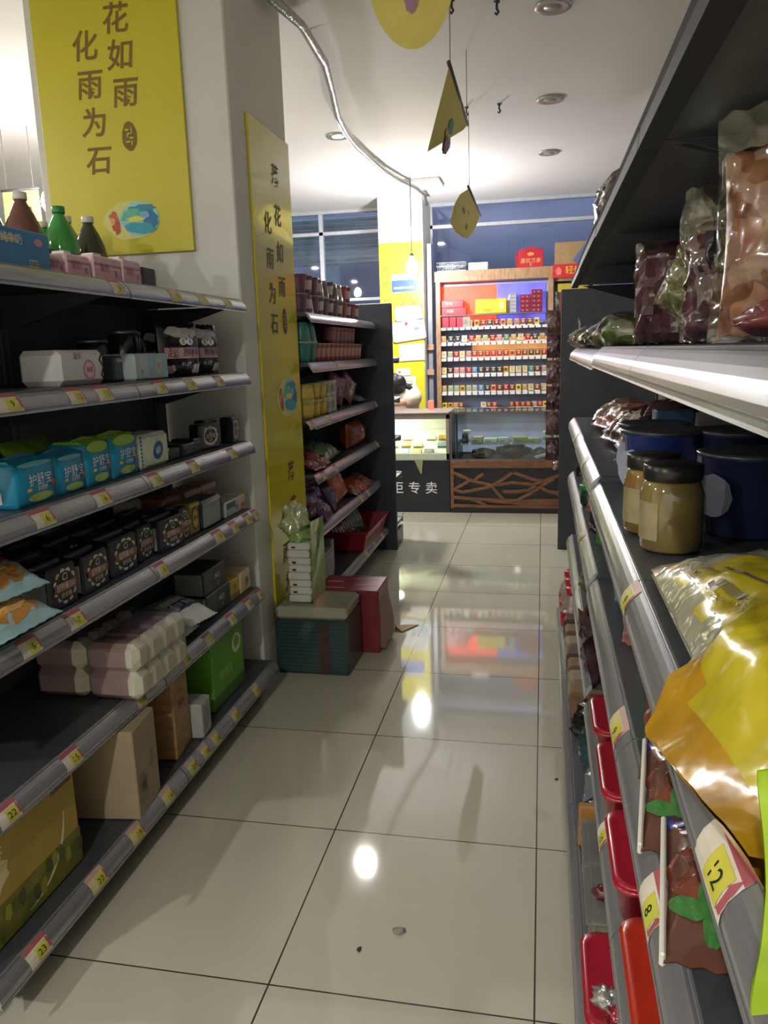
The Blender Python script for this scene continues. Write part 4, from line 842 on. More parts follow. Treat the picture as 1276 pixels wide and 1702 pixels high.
# base: white box, shopping basket
carton('small_carton', 'white-faced box with a grey picture behind the green tissue stack', 'carton', 3.92, 4.14, B0, .165, .18, -1.15, K('#8e9088', .5), lambda g, w, h, y, d: (g.blob(0, h*.5, w*.3, h*.3, K('#6e7378'), y=y, rough=.4), g.rect(-w*.45, h*.85, w*.45, h*.95, K('#5a5a52'), y=y)))
carton('small_carton', 'narrow grey box beside the white-faced box', 'carton', 4.17, 4.23, B0, .19, .16, -1.17, K('#77766c', .5), None)
t = T('display_basket', 'red plastic basket tilted on the base deck, holding snack bags', 'basket', (-1.24, 4.98, B0), LROT)
M_RED = mat('red_plastic', '#8f1f2c', .3, 0, .08)
g = G(); w2, d2, hh = .34, .17, .12
for sx, sy, L_ in ((-1, 0, d2), (1, 0, d2), (0, -1, w2), (0, 1, w2)):
    if sx: g.add([(sx*(w2-.03), -d2+.03, 0), (sx*(w2-.03), d2-.03, 0), (sx*w2, d2, hh), (sx*w2, -d2, hh), (sx*(w2-.036), -d2+.03, .006), (sx*(w2-.036), d2-.03, .006), (sx*(w2-.006), d2, hh), (sx*(w2-.006), -d2, hh)], [(0, 1, 2, 3), (7, 6, 5, 4), (3, 2, 6, 7)], M_RED)
    else: g.add([(-w2+.03, sy*(d2-.03), 0), (w2-.03, sy*(d2-.03), 0), (w2, sy*d2, hh), (-w2, sy*d2, hh), (-w2+.03, sy*(d2-.036), .006), (w2-.03, sy*(d2-.036), .006), (w2, sy*(d2-.006), hh), (-w2, sy*(d2-.006), hh)], [(0, 1, 2, 3), (7, 6, 5, 4), (3, 2, 6, 7)], M_RED)
g.box((0, 0, .003), (2*w2-.06, 2*d2-.06, .006), M_RED); g.obj('tub', t)
g = G()
for sy in (-1, 1): g.box((0, sy*(d2+.004), hh), (2*w2+.03, .018, .012), M_RED, .004)
for sx in (-1, 1): g.box((sx*(w2+.006), 0, hh), (.018, 2*d2, .012), M_RED, .004)
g.obj('rim', t)
g = G()
for k in range(9): g.rect(-w2*.8+k*.06, .035, -w2*.8+k*.06+.035, .085, mat('dark_red_slot', '#5e1420', .5), y=-d2+.012)
g.obj('slots', t)
for i in range(5): settle(bag_('snack_bag', ('red snack bag at the near end of the red basket', 'second red snack bag in the basket', 'red snack bag in the middle of the basket', 'pale green snack bag at the far side of the basket', 'striped green and white snack bag behind the others in the basket')[i], 'bag', (-1.245-.02*(i % 2), 4.74+.115*i, B0+.03), LROT-.5, .13, .15, .035, [rd, rd, rd, gb, gb][i], lambda g, w, h, sf: [g.rect(-w*.4+w*.2*k, h*.5, -w*.34+w*.2*k, h*.95, M_PAPER, sf) for k in range(4)], 30+i, .004, .06, -.5, 'snack bags in the red basket'), B0+.009)
# ------------------------------------------------------------------ cartons on the floor by the strip
t = T('drink_case', 'shrink-wrapped case with dark teal sides and pale top on the floor by the strip', 'carton', (-1.0, 3.30, 0))
g = G(); g.box((0, 0, .128), (.335, .27, .255), mat('teal_case', '#2f4347', .4, 0, .15, 6), .008)
for k in range(12): g.box((0, -.1352, .03+.018*k), (.31, .002, .006), mat('teal_print', '#2c5a66', .4), 0)
g.box((.06, -.1355, .128), (.05, .003, .23), mat('maroon_print', '#4a3236', .4)); g.obj('case', t)
g = G(); g.box((0, 0, .285), (.33, .265, .06), mat('milky_bundle', '#a9ab9f', .3, 0, .15, 20, .4, 16), .015); g.obj('bundle_top', t)
g = G(); g.box((0, 0, .158), (.342, .277, .315), F_WRAP, .012); g.obj('film', t)
t = T('gift_carton', 'red gift carton with a torn flap standing behind the teal case', 'carton', (-.905, 3.575, 0))
g = G(); g.box((0, 0, .155), (.31, .25, .31), mat('red_carton', '#7c2431', .35, 0, .12, 10), .006); g.obj('body', t)
g = G()
for k, (x0, x1) in enumerate(((-.12, -.02), (.02, .13), (-.13, -.05), (.0, .12))): g.box(((x0+x1)/2, -.08+.05*k, .3108), (x1-x0, .010, .001), K('#b98a8a'))
g.box((.1555, 0, .16), (.002, .22, .28), mat('pale_side', '#84605c', .5)); g.obj('print', t)
g = G(); g.extrude([(.155, .25), (.158, .25), (.185, .10), (.18, .02), (.155, .02)], 1, -.10, .10, mat('pale_side', '#84605c')); g.obj('flap', t)
carton('flat_carton', 'low buff carton lying behind the red gift carton', 'carton', 3.90, 4.36, 0, .07, .17, -.90, K('#a59a72', .6), lambda g, w, h, y, d: g.rect(-w*.1, h*.1, w*.1, h*.9, K('#b8b49a'), y=y))
g = G(); g.add([(0, 0, .002), (.12, .03, .002), (.05, -.09, .004), (0, -.05, .03), (0, 0, .006), (.12, .03, .005), (.05, -.09, .007), (0, -.05, .034)], [(0, 2, 1), (0, 3, 2), (4, 5, 6), (4, 6, 7), (0, 1, 5, 4), (1, 2, 6, 5), (2, 3, 7, 6), (3, 0, 4, 7)], M_CARD)
tag(g.obj('cardboard_scrap', None, (-.745, 3.83, 0)), 'brown cardboard scrap on the floor beside the red gift carton', 'cardboard')
t = T('tissue_stack', 'tall stack of tissue packs in a knotted green bag on the teal case', 'tissue stack', (-1.06, 3.33, .3175))
for k in range(8):
    g = G(); g.box((.002*((k*5) % 3-1), .003*((k*7) % 3-1), .018+.0345*k), (.105, .21, .034), mat('tissue_white', '#cfcfc4', .5, 0, .06, 20), .007); g.rect(-.03, .012+.0345*k, -.012, .020+.0345*k, M_INKB, y=-.107); g.obj('tissue_pack', t)
g = G(); q = G(); M_GF = film('green_bag_film', '#b4d07a', .10, .5, 10, .12, .72)
g.add([(-.056, -.08, .27), (.058, -.108, .0), (.058, .108, 0), (.062, .11, .36), (.058, -.085, .37), (-.056, .108, 0), (-.056, .11, .28)], [(1, 2, 3, 4), (2, 5, 6, 3), (4, 3, 6, 0)], M_GF, None, True)
g.lump((-.005, 0, .30), (.13, .22, .07), M_GF, 3, .2); g.obj('green_bag', t)
g = G(); g.lump((-.02, -.06, .375), (.12, .09, .14), film('crumpled_film', '#e4f0b8', .25, .8, 22, .1, .45), 5, .35); g.obj('knot', t)

# ================================================================== COUNTER
WD = wood('counter_wood', '#8a5f42', '#6d472f', (2, 9, 9)); M_CB = mat('counter_black', '#26272d', .35, 0, .05)
t = T('lit_counter', 'black counter with white lettering and a lit display case on top', 'counter', (-1.42, 7.02, 0))
g = G(); g.box((0, 0, .235), (1.26, .50, .47), M_CB, .003); g.obj('base', t)
g = G()
for k, ch in enumerate('烟柜专卖'): g.text(ch, .115, .148-.010+.153*(k-1)+.02, .215, M_WTXT, y=-.2505)
g.obj('lettering', t)
M_CW = mat('display_white', '#e9ead8', .5, 0, .02); M_TAUPE = mat('taupe_rail', '#8e8078', .4)
g = G(); g.box((0, -.235, .50), (1.26, .03, .06), mat('pale_green_lip', '#b7bfa6', .4), .003); g.box((0, -.235, .855), (1.26, .03, .05), M_TAUPE, .002); g.box((0, 0, .8825), (1.258, .53, .012), M_TAUPE, .002)
for x in (-.615, .615): g.box((x, 0, .67), (.03, .50, .40), M_TAUPE, .002)
g.obj('case_frame', t)
g = G(); g.add([(-.6, -.215, .505), (.6, -.215, .505), (.6, .10, .70), (-.6, .10, .70)], [(0, 1, 2, 3)], M_CW); g.box((0, .235, .67), (1.2, .02, .40), M_CW); g.box((0, .17, .70), (1.2, .14, .01), M_CW); g.obj('display_floor', t)
g = G(); g.box((0, -.243, .68), (1.2, .005, .30), F_GLASS); g.obj('glass', t)
g = G(); g.box((0, -.205, .868), (1.15, .02, .012), mat('led_strip', '#fff6dc', .5, emit=26)); g.obj('led_strip', t)
lamp('display_light', 'AREA', (-1.42, 7.0, .86), 4, (1, .96, .82), .3)
PCS = ['#c9824a', '#b9bf4a', '#bcc24e', '#d9d6c4', '#9fbcb8', '#8fb6c4', '#d0c8c0', '#c9a2a2', '#d8b060', '#e0dccb', '#a9a89c', '#6f8a8c', '#c98f4a', '#d9d3b0', '#bfc0b4', '#cfc9a0']
n = 0
nm = {0: 'front', 1: 'second', 2: 'third', 3: 'back'}
for r in range(4):
    for k in range(11):
        x = -.55+.11*k; s_ = .03+.085*r; y = -.205+.30*(.08+.28*r)*1.0; z = .505+.195*((y+.215)/.315)
        if (r*5+k*3) % 11 == 0 or y > .06: continue
        if (r+k) % 7 == 3: continue
        cidx = (r*7+k*3) % 16; n += 1
        g = G(); g.box((0, 0, .012), (.085, .058, .022), K(PCS[cidx], .4), .002); g.rect(-.035, .004, .035, .012, K('#8a8578'), y=-.0292); g.box((0, -.005, .0238), (.05, .02, .001), K(PCS[(cidx+5) % 16]))
        tag(g.obj('cigarette_pack', None, (-1.42+x, 7.02+y, z+.001), (.555, 0, 0)), 'pack in the lit counter case, %s from the left in its %s row' % (ORD[k+1], nm[r]), 'cigarette pack', 'packs in the lit counter case')
g = G(); g.extrude([(-.045, 0), (.035, 0), (.022, -.125), (.012, -.128)], 1, -.002, .002, mat('pennant_cloth', '#8b8a62', .6)); tag(g.obj('pennant', None, (-1.06, 6.764, .475)), 'small olive pennant hanging from the lip of the lit counter case', 'pennant')
# glass counter
t = T('glass_counter', 'glass display counter with a wooden branch-lattice front', 'counter', (-.07, 7.02, 0))
x0, x1 = -.715, .80
g = G(); g.box(((x0+x1)/2, 0, .235), (x1-x0, .48, .46), M_CB); g.box(((x0+x1)/2, -.248, .435), (x1-x0, .02, .07), WD, .002); g.box(((x0+x1)/2, -.245, .03), (x1-x0, .012, .06), M_CB); g.box((x0+.015, -.246, .23), (.03, .018, .38), WD, .002); g.obj('base', t)
g = G()
def mp(p): return (-.72+(p[0]-430)*.905/705, (915-p[1])*.462/325)
SEG = [[(450, 660), (580, 712), (720, 742), (850, 722), (990, 735), (1130, 690), (1290, 650), (1500, 700)], [(595, 718), (615, 695), (660, 668)], [(715, 742), (790, 705), (850, 662)], [(860, 662), (1000, 706), (1060, 712), (1130, 705)], [(450, 772), (500, 745), (565, 712)], [(450, 765), (515, 782), (600, 770), (720, 745)],
       [(715, 745), (755, 790), (800, 835)], [(790, 778), (880, 780), (960, 770), (1010, 742)], [(885, 832), (980, 785), (1060, 735), (1120, 700)], [(1030, 745), (1080, 772), (1140, 785), (1400, 760)], [(450, 815), (620, 828), (700, 832), (900, 835), (1140, 832), (1500, 820)], [(555, 818), (610, 838), (675, 862)], [(690, 835), (800, 845), (940, 855), (1140, 850), (1500, 860)], [(450, 868), (800, 872), (1500, 872)], [(1140, 785), (1250, 832)], [(1200, 780), (1320, 670)]]
for si, sgm in enumerate(SEG):
    P = [mp(p) for p in sgm]
    for (a, b), (c_, e) in zip(P, P[1:]):
        dx, dz = c_-a, e-b; L_ = math.hypot(dx, dz); nx, nz = -dz/L_*.013, dx/L_*.013
        g.extrude([(a+nx, b+nz), (a-nx, b-nz), (c_-nx, e-nz), (c_+nx, e+nz)], 1, -.258-.0007*si, -.240, WD)
lt = g.obj('lattice', t)
g = G()
g.box(((x0+x1)/2, 0, .8825), (x1-x0, .50, .010), F_GLASS); g.box(((x0+x1)/2, -.238, .675), (x1-x0, .006, .41), F_GLASS); g.box(((x0+x1)/2, .02, .598), (x1-x0-.04, .42, .006), F_GLASS); g.obj('glass', t)
g = G(); M_AL2 = mat('grey_profile', '#6a6c70', .35, .5)
for x in (x0+.008, x1-.008):
    for y in (-.236, .236): g.box((x, y, .67), (.016, .016, .42), M_AL2)
for z in (.472, .879): 
    for y in (-.24, .24): g.box(((x0+x1)/2, y, z), (x1-x0, .012, .014), M_AL2)
g.box((x0+.06, .0, .545), (.008, .42, .13), M_AL2); g.obj('frame', t)
BOX = [(-.60, '#3a4048', .055, .08, .12, 'dark notebook-like box at the left of the glass counter shelf'), (-.585, '#c9c7b4', .07, .03, .1, 'white flat box lying on the dark box in the glass counter'), (-.49, '#b9b48c', .10, .055, .1, 'buff carton second on the glass counter shelf'), (-.375, '#c9c9bc', .12, .04, .1, 'low white carton in the middle of the glass counter shelf'),
       (-.26, '#c4c4b8', .09, .045, .1, 'white carton left of the yellow-green papers'), (-.12, '#a8ab62', .12, .05, .12, 'yellow-green carton in the glass counter'), (.0, '#b9b070', .10, .04, .1, 'buff-yellow carton lying right of the yellow-green one'), (.115, '#d4d0c4', .075, .095, .08, 'taller white carton in the glass counter'), (.20, '#c9c6b0', .07, .075, .08, 'cream carton beside the taller white one in the glass counter')]
zt = .602
for x, c_, w, h, d, lb in BOX:
    zz = zt+(.081 if 'lying on the dark' in lb else 0)
    g = G(); g.box((0, 0, h/2), (w, d, h), K(c_, .5), .003); g.rect(-w*.4, h*.2, w*.1, h*.5, K('#8d8b7c'), y=-d/2)
    tag(g.obj('small_carton', None, (-.07+x, 6.96, zz), (0, 0, .1*math.sin(x*40))), lb, 'carton', 'cartons on the glass counter shelf')
PB = mat('dark_red_bag', '#5e3f3c', .3, 0, .3, 10, .5, 16)
for x, d_, h, m, lb in ((-.18, .30, .115, PB, 'dark red plastic bag bulging on the floor of the glass counter'), (.055, .14, .08, mat('grey_blue_bag', '#6c7880', .3, 0, .3, 10, .5, 16), 'grey-blue plastic bag beside the dark red one'), (-.44, .22, .08, mat('olive_bag', '#70725a', .3, 0, .3, 10, .5, 16), 'olive plastic bag at the left on the glass counter floor')):
    g = G(); g.lump((0, 0, h*.45), (d_, .22, h), m, int(x*50) % 9, .18, 14, None, .9); tag(g.obj('plastic_bag', None, (-.07+x, 6.98, .470)), lb, 'plastic bag')
t = T('teal_tub', 'pale teal tub with pink wrappers at the right inside the glass counter', 'tub', (.17, 6.98, .468))
g = G(); g.lathe([(.06, 0), (.075, .09), (.08, .092), (.08, .098), (.074, .098)], mat('teal_plastic', '#6f9a98', .35), seg=20); g.obj('bucket', t)
g = G(); g.lump((0, 0, .088), (.12, .12, .04), mat('pink_wrapper', '#c48a94', .4, 0, .3, 30), 2, .3); g.obj('wrappers', t)
g = G(); g.extrude([(-.06, 0), (.06, .03), (.07, .012), (-.05, -.018)], 1, -.05, .05, M_PAPER); tag(g.obj('paper_slip', None, (.0, 6.88, .49)), 'white folded slip leaning in front of the dark red bag', 'paper')
# ------------------------------------------------------------------ cigarette rack
RW = wood('rack_wood', '#b08a66', '#93704f', (9, 2, 2)); t = T('cigarette_rack', 'tall wooden cigarette rack with tiers of packs behind the counter', 'rack', (-.505, 8.52, 0))
g = G(); g.box((0, 0, 2.165), (1.23, .20, .11), RW, .003); g.obj('top_beam', t)
for sx in (-1, 1):
    g = G(); g.box((sx*.58, -.0, 1.06), (.05, .20, 2.11), RW, .003); g.obj('upright', t)
g = G(); g.box((0, .095, 1.05), (1.15, .01, 2.1), mat('blue_grey_backing', '#a4abcc', .3, 0, .15, 4)); g.obj('back_panel', t)
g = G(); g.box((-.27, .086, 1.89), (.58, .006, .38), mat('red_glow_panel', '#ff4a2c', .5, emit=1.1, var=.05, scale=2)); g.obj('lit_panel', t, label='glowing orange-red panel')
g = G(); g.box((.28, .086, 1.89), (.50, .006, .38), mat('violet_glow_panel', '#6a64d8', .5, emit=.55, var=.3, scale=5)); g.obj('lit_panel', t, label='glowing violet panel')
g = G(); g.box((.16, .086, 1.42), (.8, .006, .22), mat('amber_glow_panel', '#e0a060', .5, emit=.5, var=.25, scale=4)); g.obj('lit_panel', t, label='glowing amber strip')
TZ = [1.775, 1.635, 1.475, 1.315, 1.145, .955, .785]
M_STRIP = mat('price_strip', '#d6d3d0', .4)
for i, z in enumerate(TZ):
    g = G(); g.box((0, 0, z-.006), (1.11, .19, .010), F_GLASS if False else mat('rack_shelf', '#6c6f7c', .3, .3)); s_ = g.obj('rack_shelf', t)
    if i:
        g = G()
        for k in range(17): g.box((-.525+.0655*k, -.098, z-.002), (.050, .004, .028), M_STRIP)
        g.obj('price_strip', s_)
CC = {'r': '#a8263a', 'd': '#6e2430', 'n': '#2c3552', 't': '#b08a62', 'g': '#b08a2e', 'y': '#c9b83a', 'w': '#dcd8cc', 'c': '#cfc6a4', 'o': '#c4713a', 'e': '#3d7f7c', 'b': '#4a7fae', 's': '#8f9496', 'k': '#3a3438', 'p': '#b8798a', 'm': '#7d3a34', 'v': '#8fa08a'}
CN = {'r': 'red', 'd': 'maroon', 'n': 'navy', 't': 'tan', 'g': 'gold', 'y': 'yellow', 'w': 'white', 'c': 'cream', 'o': 'orange', 'e': 'teal', 'b': 'blue', 's': 'silver', 'k': 'black', 'p': 'pink', 'm': 'brown-red', 'v': 'sage'}
ROWS = [(1, -.25, 'tgrkdotpmmy', .069), (2, -.53, 'tnnwrtvrpetcrnt', .0735), (3, -.53, 'wvrcprrrrrrormkdr', .0655), (4, -.53, 'ckpprbnnnkgccceds', .0655), (5, -.53, 'tvvgvsbnodrdytcmcw'[:17], .0655), (6, -.53, 'ygtm...wmr..mrmrvry', .0595)]
PM = {}
for ti, xs, row, st in ROWS:
    for k, ch in enumerate(row):
        if ch == '.': continue
        if (ch, ti == 6) not in PM:
            g = G(); m = K(CC[ch], .3); m2 = K('#e2ddd0' if ch not in 'wc' else '#a8874a', .3); h = .088 if ti != 6 else .075
            g.box((0, 0, h/2), (.056, .024, h), m, .0015); g.rect(-.028, h*.12, .028, h*.26, m2, y=-.012); g.blob(0, h*.62, .014, .014, K('#c9a64a' if ch not in 'gyo' else '#7d2430', .3), y=-.012); g.rect(-.02, h*.84, .02, h*.9, m2, y=-.012)
            PM[(ch, ti == 6)] = g.mesh('cigarette_pack')
        o = bpy.data.objects.new('cigarette_pack', PM[(ch, ti == 6)]); COL.objects.link(o)
        o.location = (-.505+xs+st*k, 8.475+.012*((k*5) % 3), TZ[ti]); o.rotation_euler = (0, 0, .05*((k*7) % 5-2))
        tag(o, '%s cigarette pack, %s from the left in the %s pack row' % (CN[ch], ORD[k+1], ORD[ti]), 'cigarette pack', 'cigarette packs on the wooden rack')
GB = [(-.415, 0, .26, .075, '#b5202e', 'lower flat red gift carton on the top tier of the rack', '利群'), (-.43, .076, .23, .075, '#b5202e', 'upper flat red gift carton on the top tier of the rack', '中华')]
def gift(x, z, w, h, d, c_, lb, tx=None, y=8.50, nme='gift_carton', tc='#e8c9a0', deco=None):
    g = G(); g.box((0, 0, h/2), (w, d, h), K(c_, .35), .003)
    if tx: g.text(tx, min(.045, h*.5), -w*.15, h*.5, K(tc), y=-d/2)
    if deco: deco(g, w, h, -d/2)
    return tag(g.obj(nme, None, (-.505+x, y, z)), lb, 'gift carton')
for x, z, w, h, c_, lb, tx in GB: gift(x, TZ[0]+z, w, h, .13, c_, lb, tx)
gift(-.03, TZ[0], .32, .15, .05, '#c9bd2c', 'yellow gift carton in the middle of the top tier of the rack', None, 8.46, deco=lambda g, w, h, y: (g.text('黄金叶', .03, -w*.1, h*.22, K('#7d5a1c'), y=y), g.rect(-w*.49, h*.02, w*.49, h*.08, K('#a8921f'), y=y), g.blob(w*.34, h*.55, w*.09, h*.26, K('#d9cf8a'), y=y, rough=.3)))
gift(.20, TZ[0], .07, .20, .10, '#8d8d98', 'tall grey carton right of the yellow gift carton', None, 8.50, deco=lambda g, w, h, y: [g.rect(-w*.4, h*(.1+.18*k), w*.4, h*(.14+.18*k), K('#b8b8c0'), y=y) for k in range(5)])
g = G(); g.extrude([(0, 0), (.09, 0), (.09, .21), (.07, .19), (.05, .14), (.015, .09)], 1, 0, .004, M_PAPER); tag(g.obj('paper_slip', None, (-.42, 8.53, TZ[0])), 'white torn paper standing behind the yellow gift carton', 'paper')
for r in range(5):
    for k in range(2):
        if r == 4 and k == 0: continue
        gift(.325+.115*k, TZ[0]+.045*r, .11, .044, .12, '#7d2233', 'dark red flat carton, %s layer up, %s column of the right-hand stack' % (ORD[r+1], 'left' if k == 0 else 'right'), None, 8.50, 'flat_carton', deco=lambda g, w, h, y: [g.rect(-w*.3+w*.4*q, h*.35, -w*.2+w*.4*q, h*.65, K('#b98a92'), y=y) for q in range(2)])
for k in range(3): gift(-.505+.075*k, TZ[1], .07, .125, .06, '#a8243a', 'tall red carton on the second tier of the rack, %s from the left' % ORD[k+1], None, 8.48, 'tall_carton')
gift(-.285, TZ[1], .085, .12, .06, '#9a9484', 'grey-buff tall carton beside the tall red cartons', '烟', 8.48, 'tall_carton', '#5c5648')
# things on the beam
t2 = T('wire_tray', 'grey wire tray of clutter on the left end of the rack beam', 'tray', (-.94, 8.50, 2.22)); g = G()
for k in range(13): g.tube([(-.14+.023*k, -.07, .0), (-.15+.025*k, -.075, .085)], .003, mat('grey_wire', '#9a9aa0', .35, .4), 5); g.tube([(-.14+.023*k, .07, .0), (-.15+.025*k, .075, .085)], .003, mat('grey_wire', '#9a9aa0'), 5)
g.obj('wires', t2)
g = G(); g.box((0, 0, .003), (.29, .15, .006), mat('grey_wire', '#9a9aa0'))
for z in (.05, .085): 
    for y in (-1, 1): g.box((0, y*.075, z), (.30, .005, .005), mat('grey_wire', '#9a9aa0'))
    for x in (-1, 1): g.box((x*.15, 0, z), (.005, .15, .005), mat('grey_wire', '#9a9aa0'))
g.obj('rim', t2); g = G(); g.lump((0, 0, .04), (.26, .12, .06), mat('clutter', '#a8a8ac', .5, 0, .3, 40), 3, .4); g.obj('clutter', t2)
carton('white_box', 'white box lying on the rack beam beside the wire tray', 'box', 0, .01, 2.22, .075, .10, -.5, K('#d6d6d2', .5), None)
o = [q for q in bpy.data.objects if q.name == 'white_box'][0]; o.location = (-.665, 8.50, 2.22); o.data = G().box((0, 0, .038), (.20, .10, .076), K('#d6d6d2', .5), .004).mesh('white_box'); o.rotation_euler = (0, 0, 0)
t2 = T('gift_bag', 'red paper gift bag with gold lettering on the rack beam', 'gift bag', (-.13, 8.50, 2.22))
g = G(); M_GR = mat('red_gift_paper', '#b51f2e', .4, 0, .1, 8); g.box((0, 0, .085), (.25, .12, .17), M_GR, .003); g.extrude([(-.125, .17), (-.09, .18), (-.02, .19), (.03, .21), (.05, .185), (.12, .18), (.125, .17)], 1, -.055, -.05, M_GR); g.box((-.135, .01, .08), (.04, .10, .15), mat('dark_red_gift', '#8f1a28', .4), .003); g.obj('bag_body', t2)
g = G(); g.text('喜欢万象', .052, .0, .062, K('#d9ae5a'), y=-.0605, shear=.2); g.blob(.0, .13, .035, .018, K('#d98a5a'), y=-.0605, rough=.4); g.text('吉', .03, 0, .025, K('#d9ae5a'), y=-.0605); g.obj('lettering', t2)
t2 = T('cardboard_box', 'brown cardboard box with a blue sleeve at the right end of the beam', 'cardboard box', (.29, 8.55, 2.22))
g = G(); g.box((0, 0, .115), (.36, .18, .23), M_CARD, .003); g.obj('box', t2)
g = G(); g.box((0, -.095, .135), (.07, .02, .20), mat('blue_sleeve', '#5c6c96', .4), .006, Matrix.Rotation(.65, 4, 'Y')); g.obj('sleeve', t2)
t2 = T('banner', 'red banner with yellow lettering beside the rack beam', 'banner', (.31, 8.405, 2.165))
g = G(); g.box((0, 0, 0), (.44, .012, .13), mat('banner_red', '#c42a28', .4, 0, .03)); g.obj('board', t2)
g = G(); g.text('轻燃·卡', .085, .04, 0, K('#e6c23a'), y=-.0065); g.blob(-.16, 0, .03, .04, K('#d9776a'), y=-.0065, rough=.4); g.obj('lettering', t2)
t2 = T('side_cabinet', 'wooden side cabinet right of the rack, mostly behind the black end panel', 'cabinet', (.31, 8.56, 0))
g = G(); g.box((0, .08, 1.05), (.40, .02, 2.1), RW); g.box((.20, 0, 1.05), (.03, .20, 2.1), RW, .003); g.box((0, 0, 2.085), (.40, .2, .03), RW); g.obj('carcass', t2)
for z in (1.75, 1.40, 1.05, .7): g = G(); g.box((0, 0, z), (.36, .18, .014), RW); g.obj('shelf', t2)
gift(.76+.04, 1.7585, .26, .20, .12, '#6e2a36', 'dark maroon carton in the side cabinet', None, 8.52)
gift(.76+.04, 1.9605, .30, .085, .10, '#b5a03a', 'yellow strip of packs lying on the maroon carton', None, 8.50)
# ------------------------------------------------------------------ notices on the far pillar
t2 = T('notice_board', 'yellow board covering the lower part of the far pillar', 'board', (-1.43, 8.192, 1.62))
g = G(); g.box((0, 0, 0), (.45, .012, 1.76), M_YELM, .002); g.obj('board', t2)
g = G()
for k, ch in enumerate('落花如雨'): g.text(ch, .075, -.16, .62-.16*k, M_INK, y=-.0065, shear=.1)
g.text('开', .09, .02, .24, K('#b59a4a'), y=-.0065); g.obj('lettering', t2)
def notice(nme, lb, x, z, w, h, frame, face, ang, deco=None, hang=False):
    t3 = T(nme, lb, 'notice', (x, 8.172, z), 0, None, (0, -ang, 0))
    g = G()
    if frame:
        for sx in (-1, 1): g.box((sx*w/2, 0, 0), (.016, .014, h+.016), frame, .002)
        for sz in (-1, 1): g.box((0, 0, sz*h/2), (w+.016, .014, .016), frame, .002)
        g.obj('frame', t3); g = G()
    g.box((0, .002, 0), (w, .006, h), face, 0); g.obj('sheet', t3); g = G()
    for k in range(5): g.rect(-w*.38, h*(.22-.12*k), w*(.30-.05*(k % 2)), h*(.245-.12*k), K('#8a9296'), y=-.001)
    if deco: deco(g, w, h)
    g.obj('print', t3)
    if hang: g = G(); g.tube([(-w*.3, .004, h/2), (0, .004, h/2+.11), (w*.3, .004, h/2)], .003, M_INKB, 5); g.obj('hanging_cord', t3)
FRW = mat('pale_frame', '#c9c9cc', .3, .2)
notice('shop_notice', 'blue and white notice plate just below the glowing bulb', -1.40, 2.10, .26, .18, None, M_PAPER, .02, lambda g, w, h: (g.rect(-w*.49, -h*.48, w*.49, h*.18, K('#2f55b0'), y=-.002), g.rect(-w*.4, -h*.3, w*.4, -h*.2, M_WTXT, y=-.003), g.text('烟草专卖', .04, 0, h*.32, K('#2f55b0'), y=-.002)))
notice('certificate', 'small framed certificate hanging on a cord above the tilted one', -1.36, 1.80, .27, .13, FRW, M_PAPER, .03, None, True)
notice('certificate', 'tilted framed pale-blue certificate with a red seal', -1.36, 1.625, .33, .19, FRW, mat('pale_blue_paper', '#bfd0d2', .5, 0, .03), .12, lambda g, w, h: (g.blob(-w*.05, h*.38, .016, .016, K('#b8304a'), y=-.003), g.rect(w*.18, -h*.02, w*.34, h*.12, K('#6e7c80'), y=-.002)))
notice('paper_notice', 'cream notice sheet under the tilted certificate', -1.335, 1.405, .26, .17, None, mat('cream_sheet', '#d9d5c0', .6, 0, .03), .03)
notice('paper_notice', 'small white card with a pink mark above the shop assistant', -1.43, 1.205, .15, .075, None, M_PAPER, .02, lambda g, w, h: g.blob(-w*.25, 0, .014, .014, K('#c46a6a'), y=-.002))
notice('paper_notice', 'cream sheet hanging behind the shop assistant', -1.385, 1.06, .18, .20, None, mat('cream_sheet', '#d9d5c0'), .0)
g = G(); g.box((0, 0, 1.25), (.05, .09, 2.5), mat('grey_door_post', '#8e929c', .35, .2), .004); o = tag(g.obj('steel_post', None, (-1.165, 8.42, 0)), 'grey upright post between the yellow board and the wooden rack', 'post')
g = G(); g.box((0, 0, .03), (.08, .05, .06), mat('beige_switch', '#b58a70', .5), .004); g.rect(-.01, .035, .0, .045, K('#d23a2c'), y=-.0255); tag(g.obj('switch_box', None, (-1.165, 8.35, 1.42)), 'beige switch box high on the grey post', 'switch box', 'switch boxes on the grey post')
g = G(); g.box((0, 0, .03), (.08, .05, .06), mat('beige_switch', '#b58a70', .5), .004); tag(g.obj('switch_box', None, (-1.165, 8.35, 1.16)), 'beige switch box lower on the grey post', 'switch box', 'switch boxes on the grey post')
g = G(); g.box((0, 0, .04), (.05, .04, .08), mat('red_lit_display', '#ff5a48', .4, emit=1.2), .003); tag(g.obj('payment_speaker', None, (-1.0, 7.15, .8885)), 'small glowing red box standing on the counter by the glass case', 'speaker box')
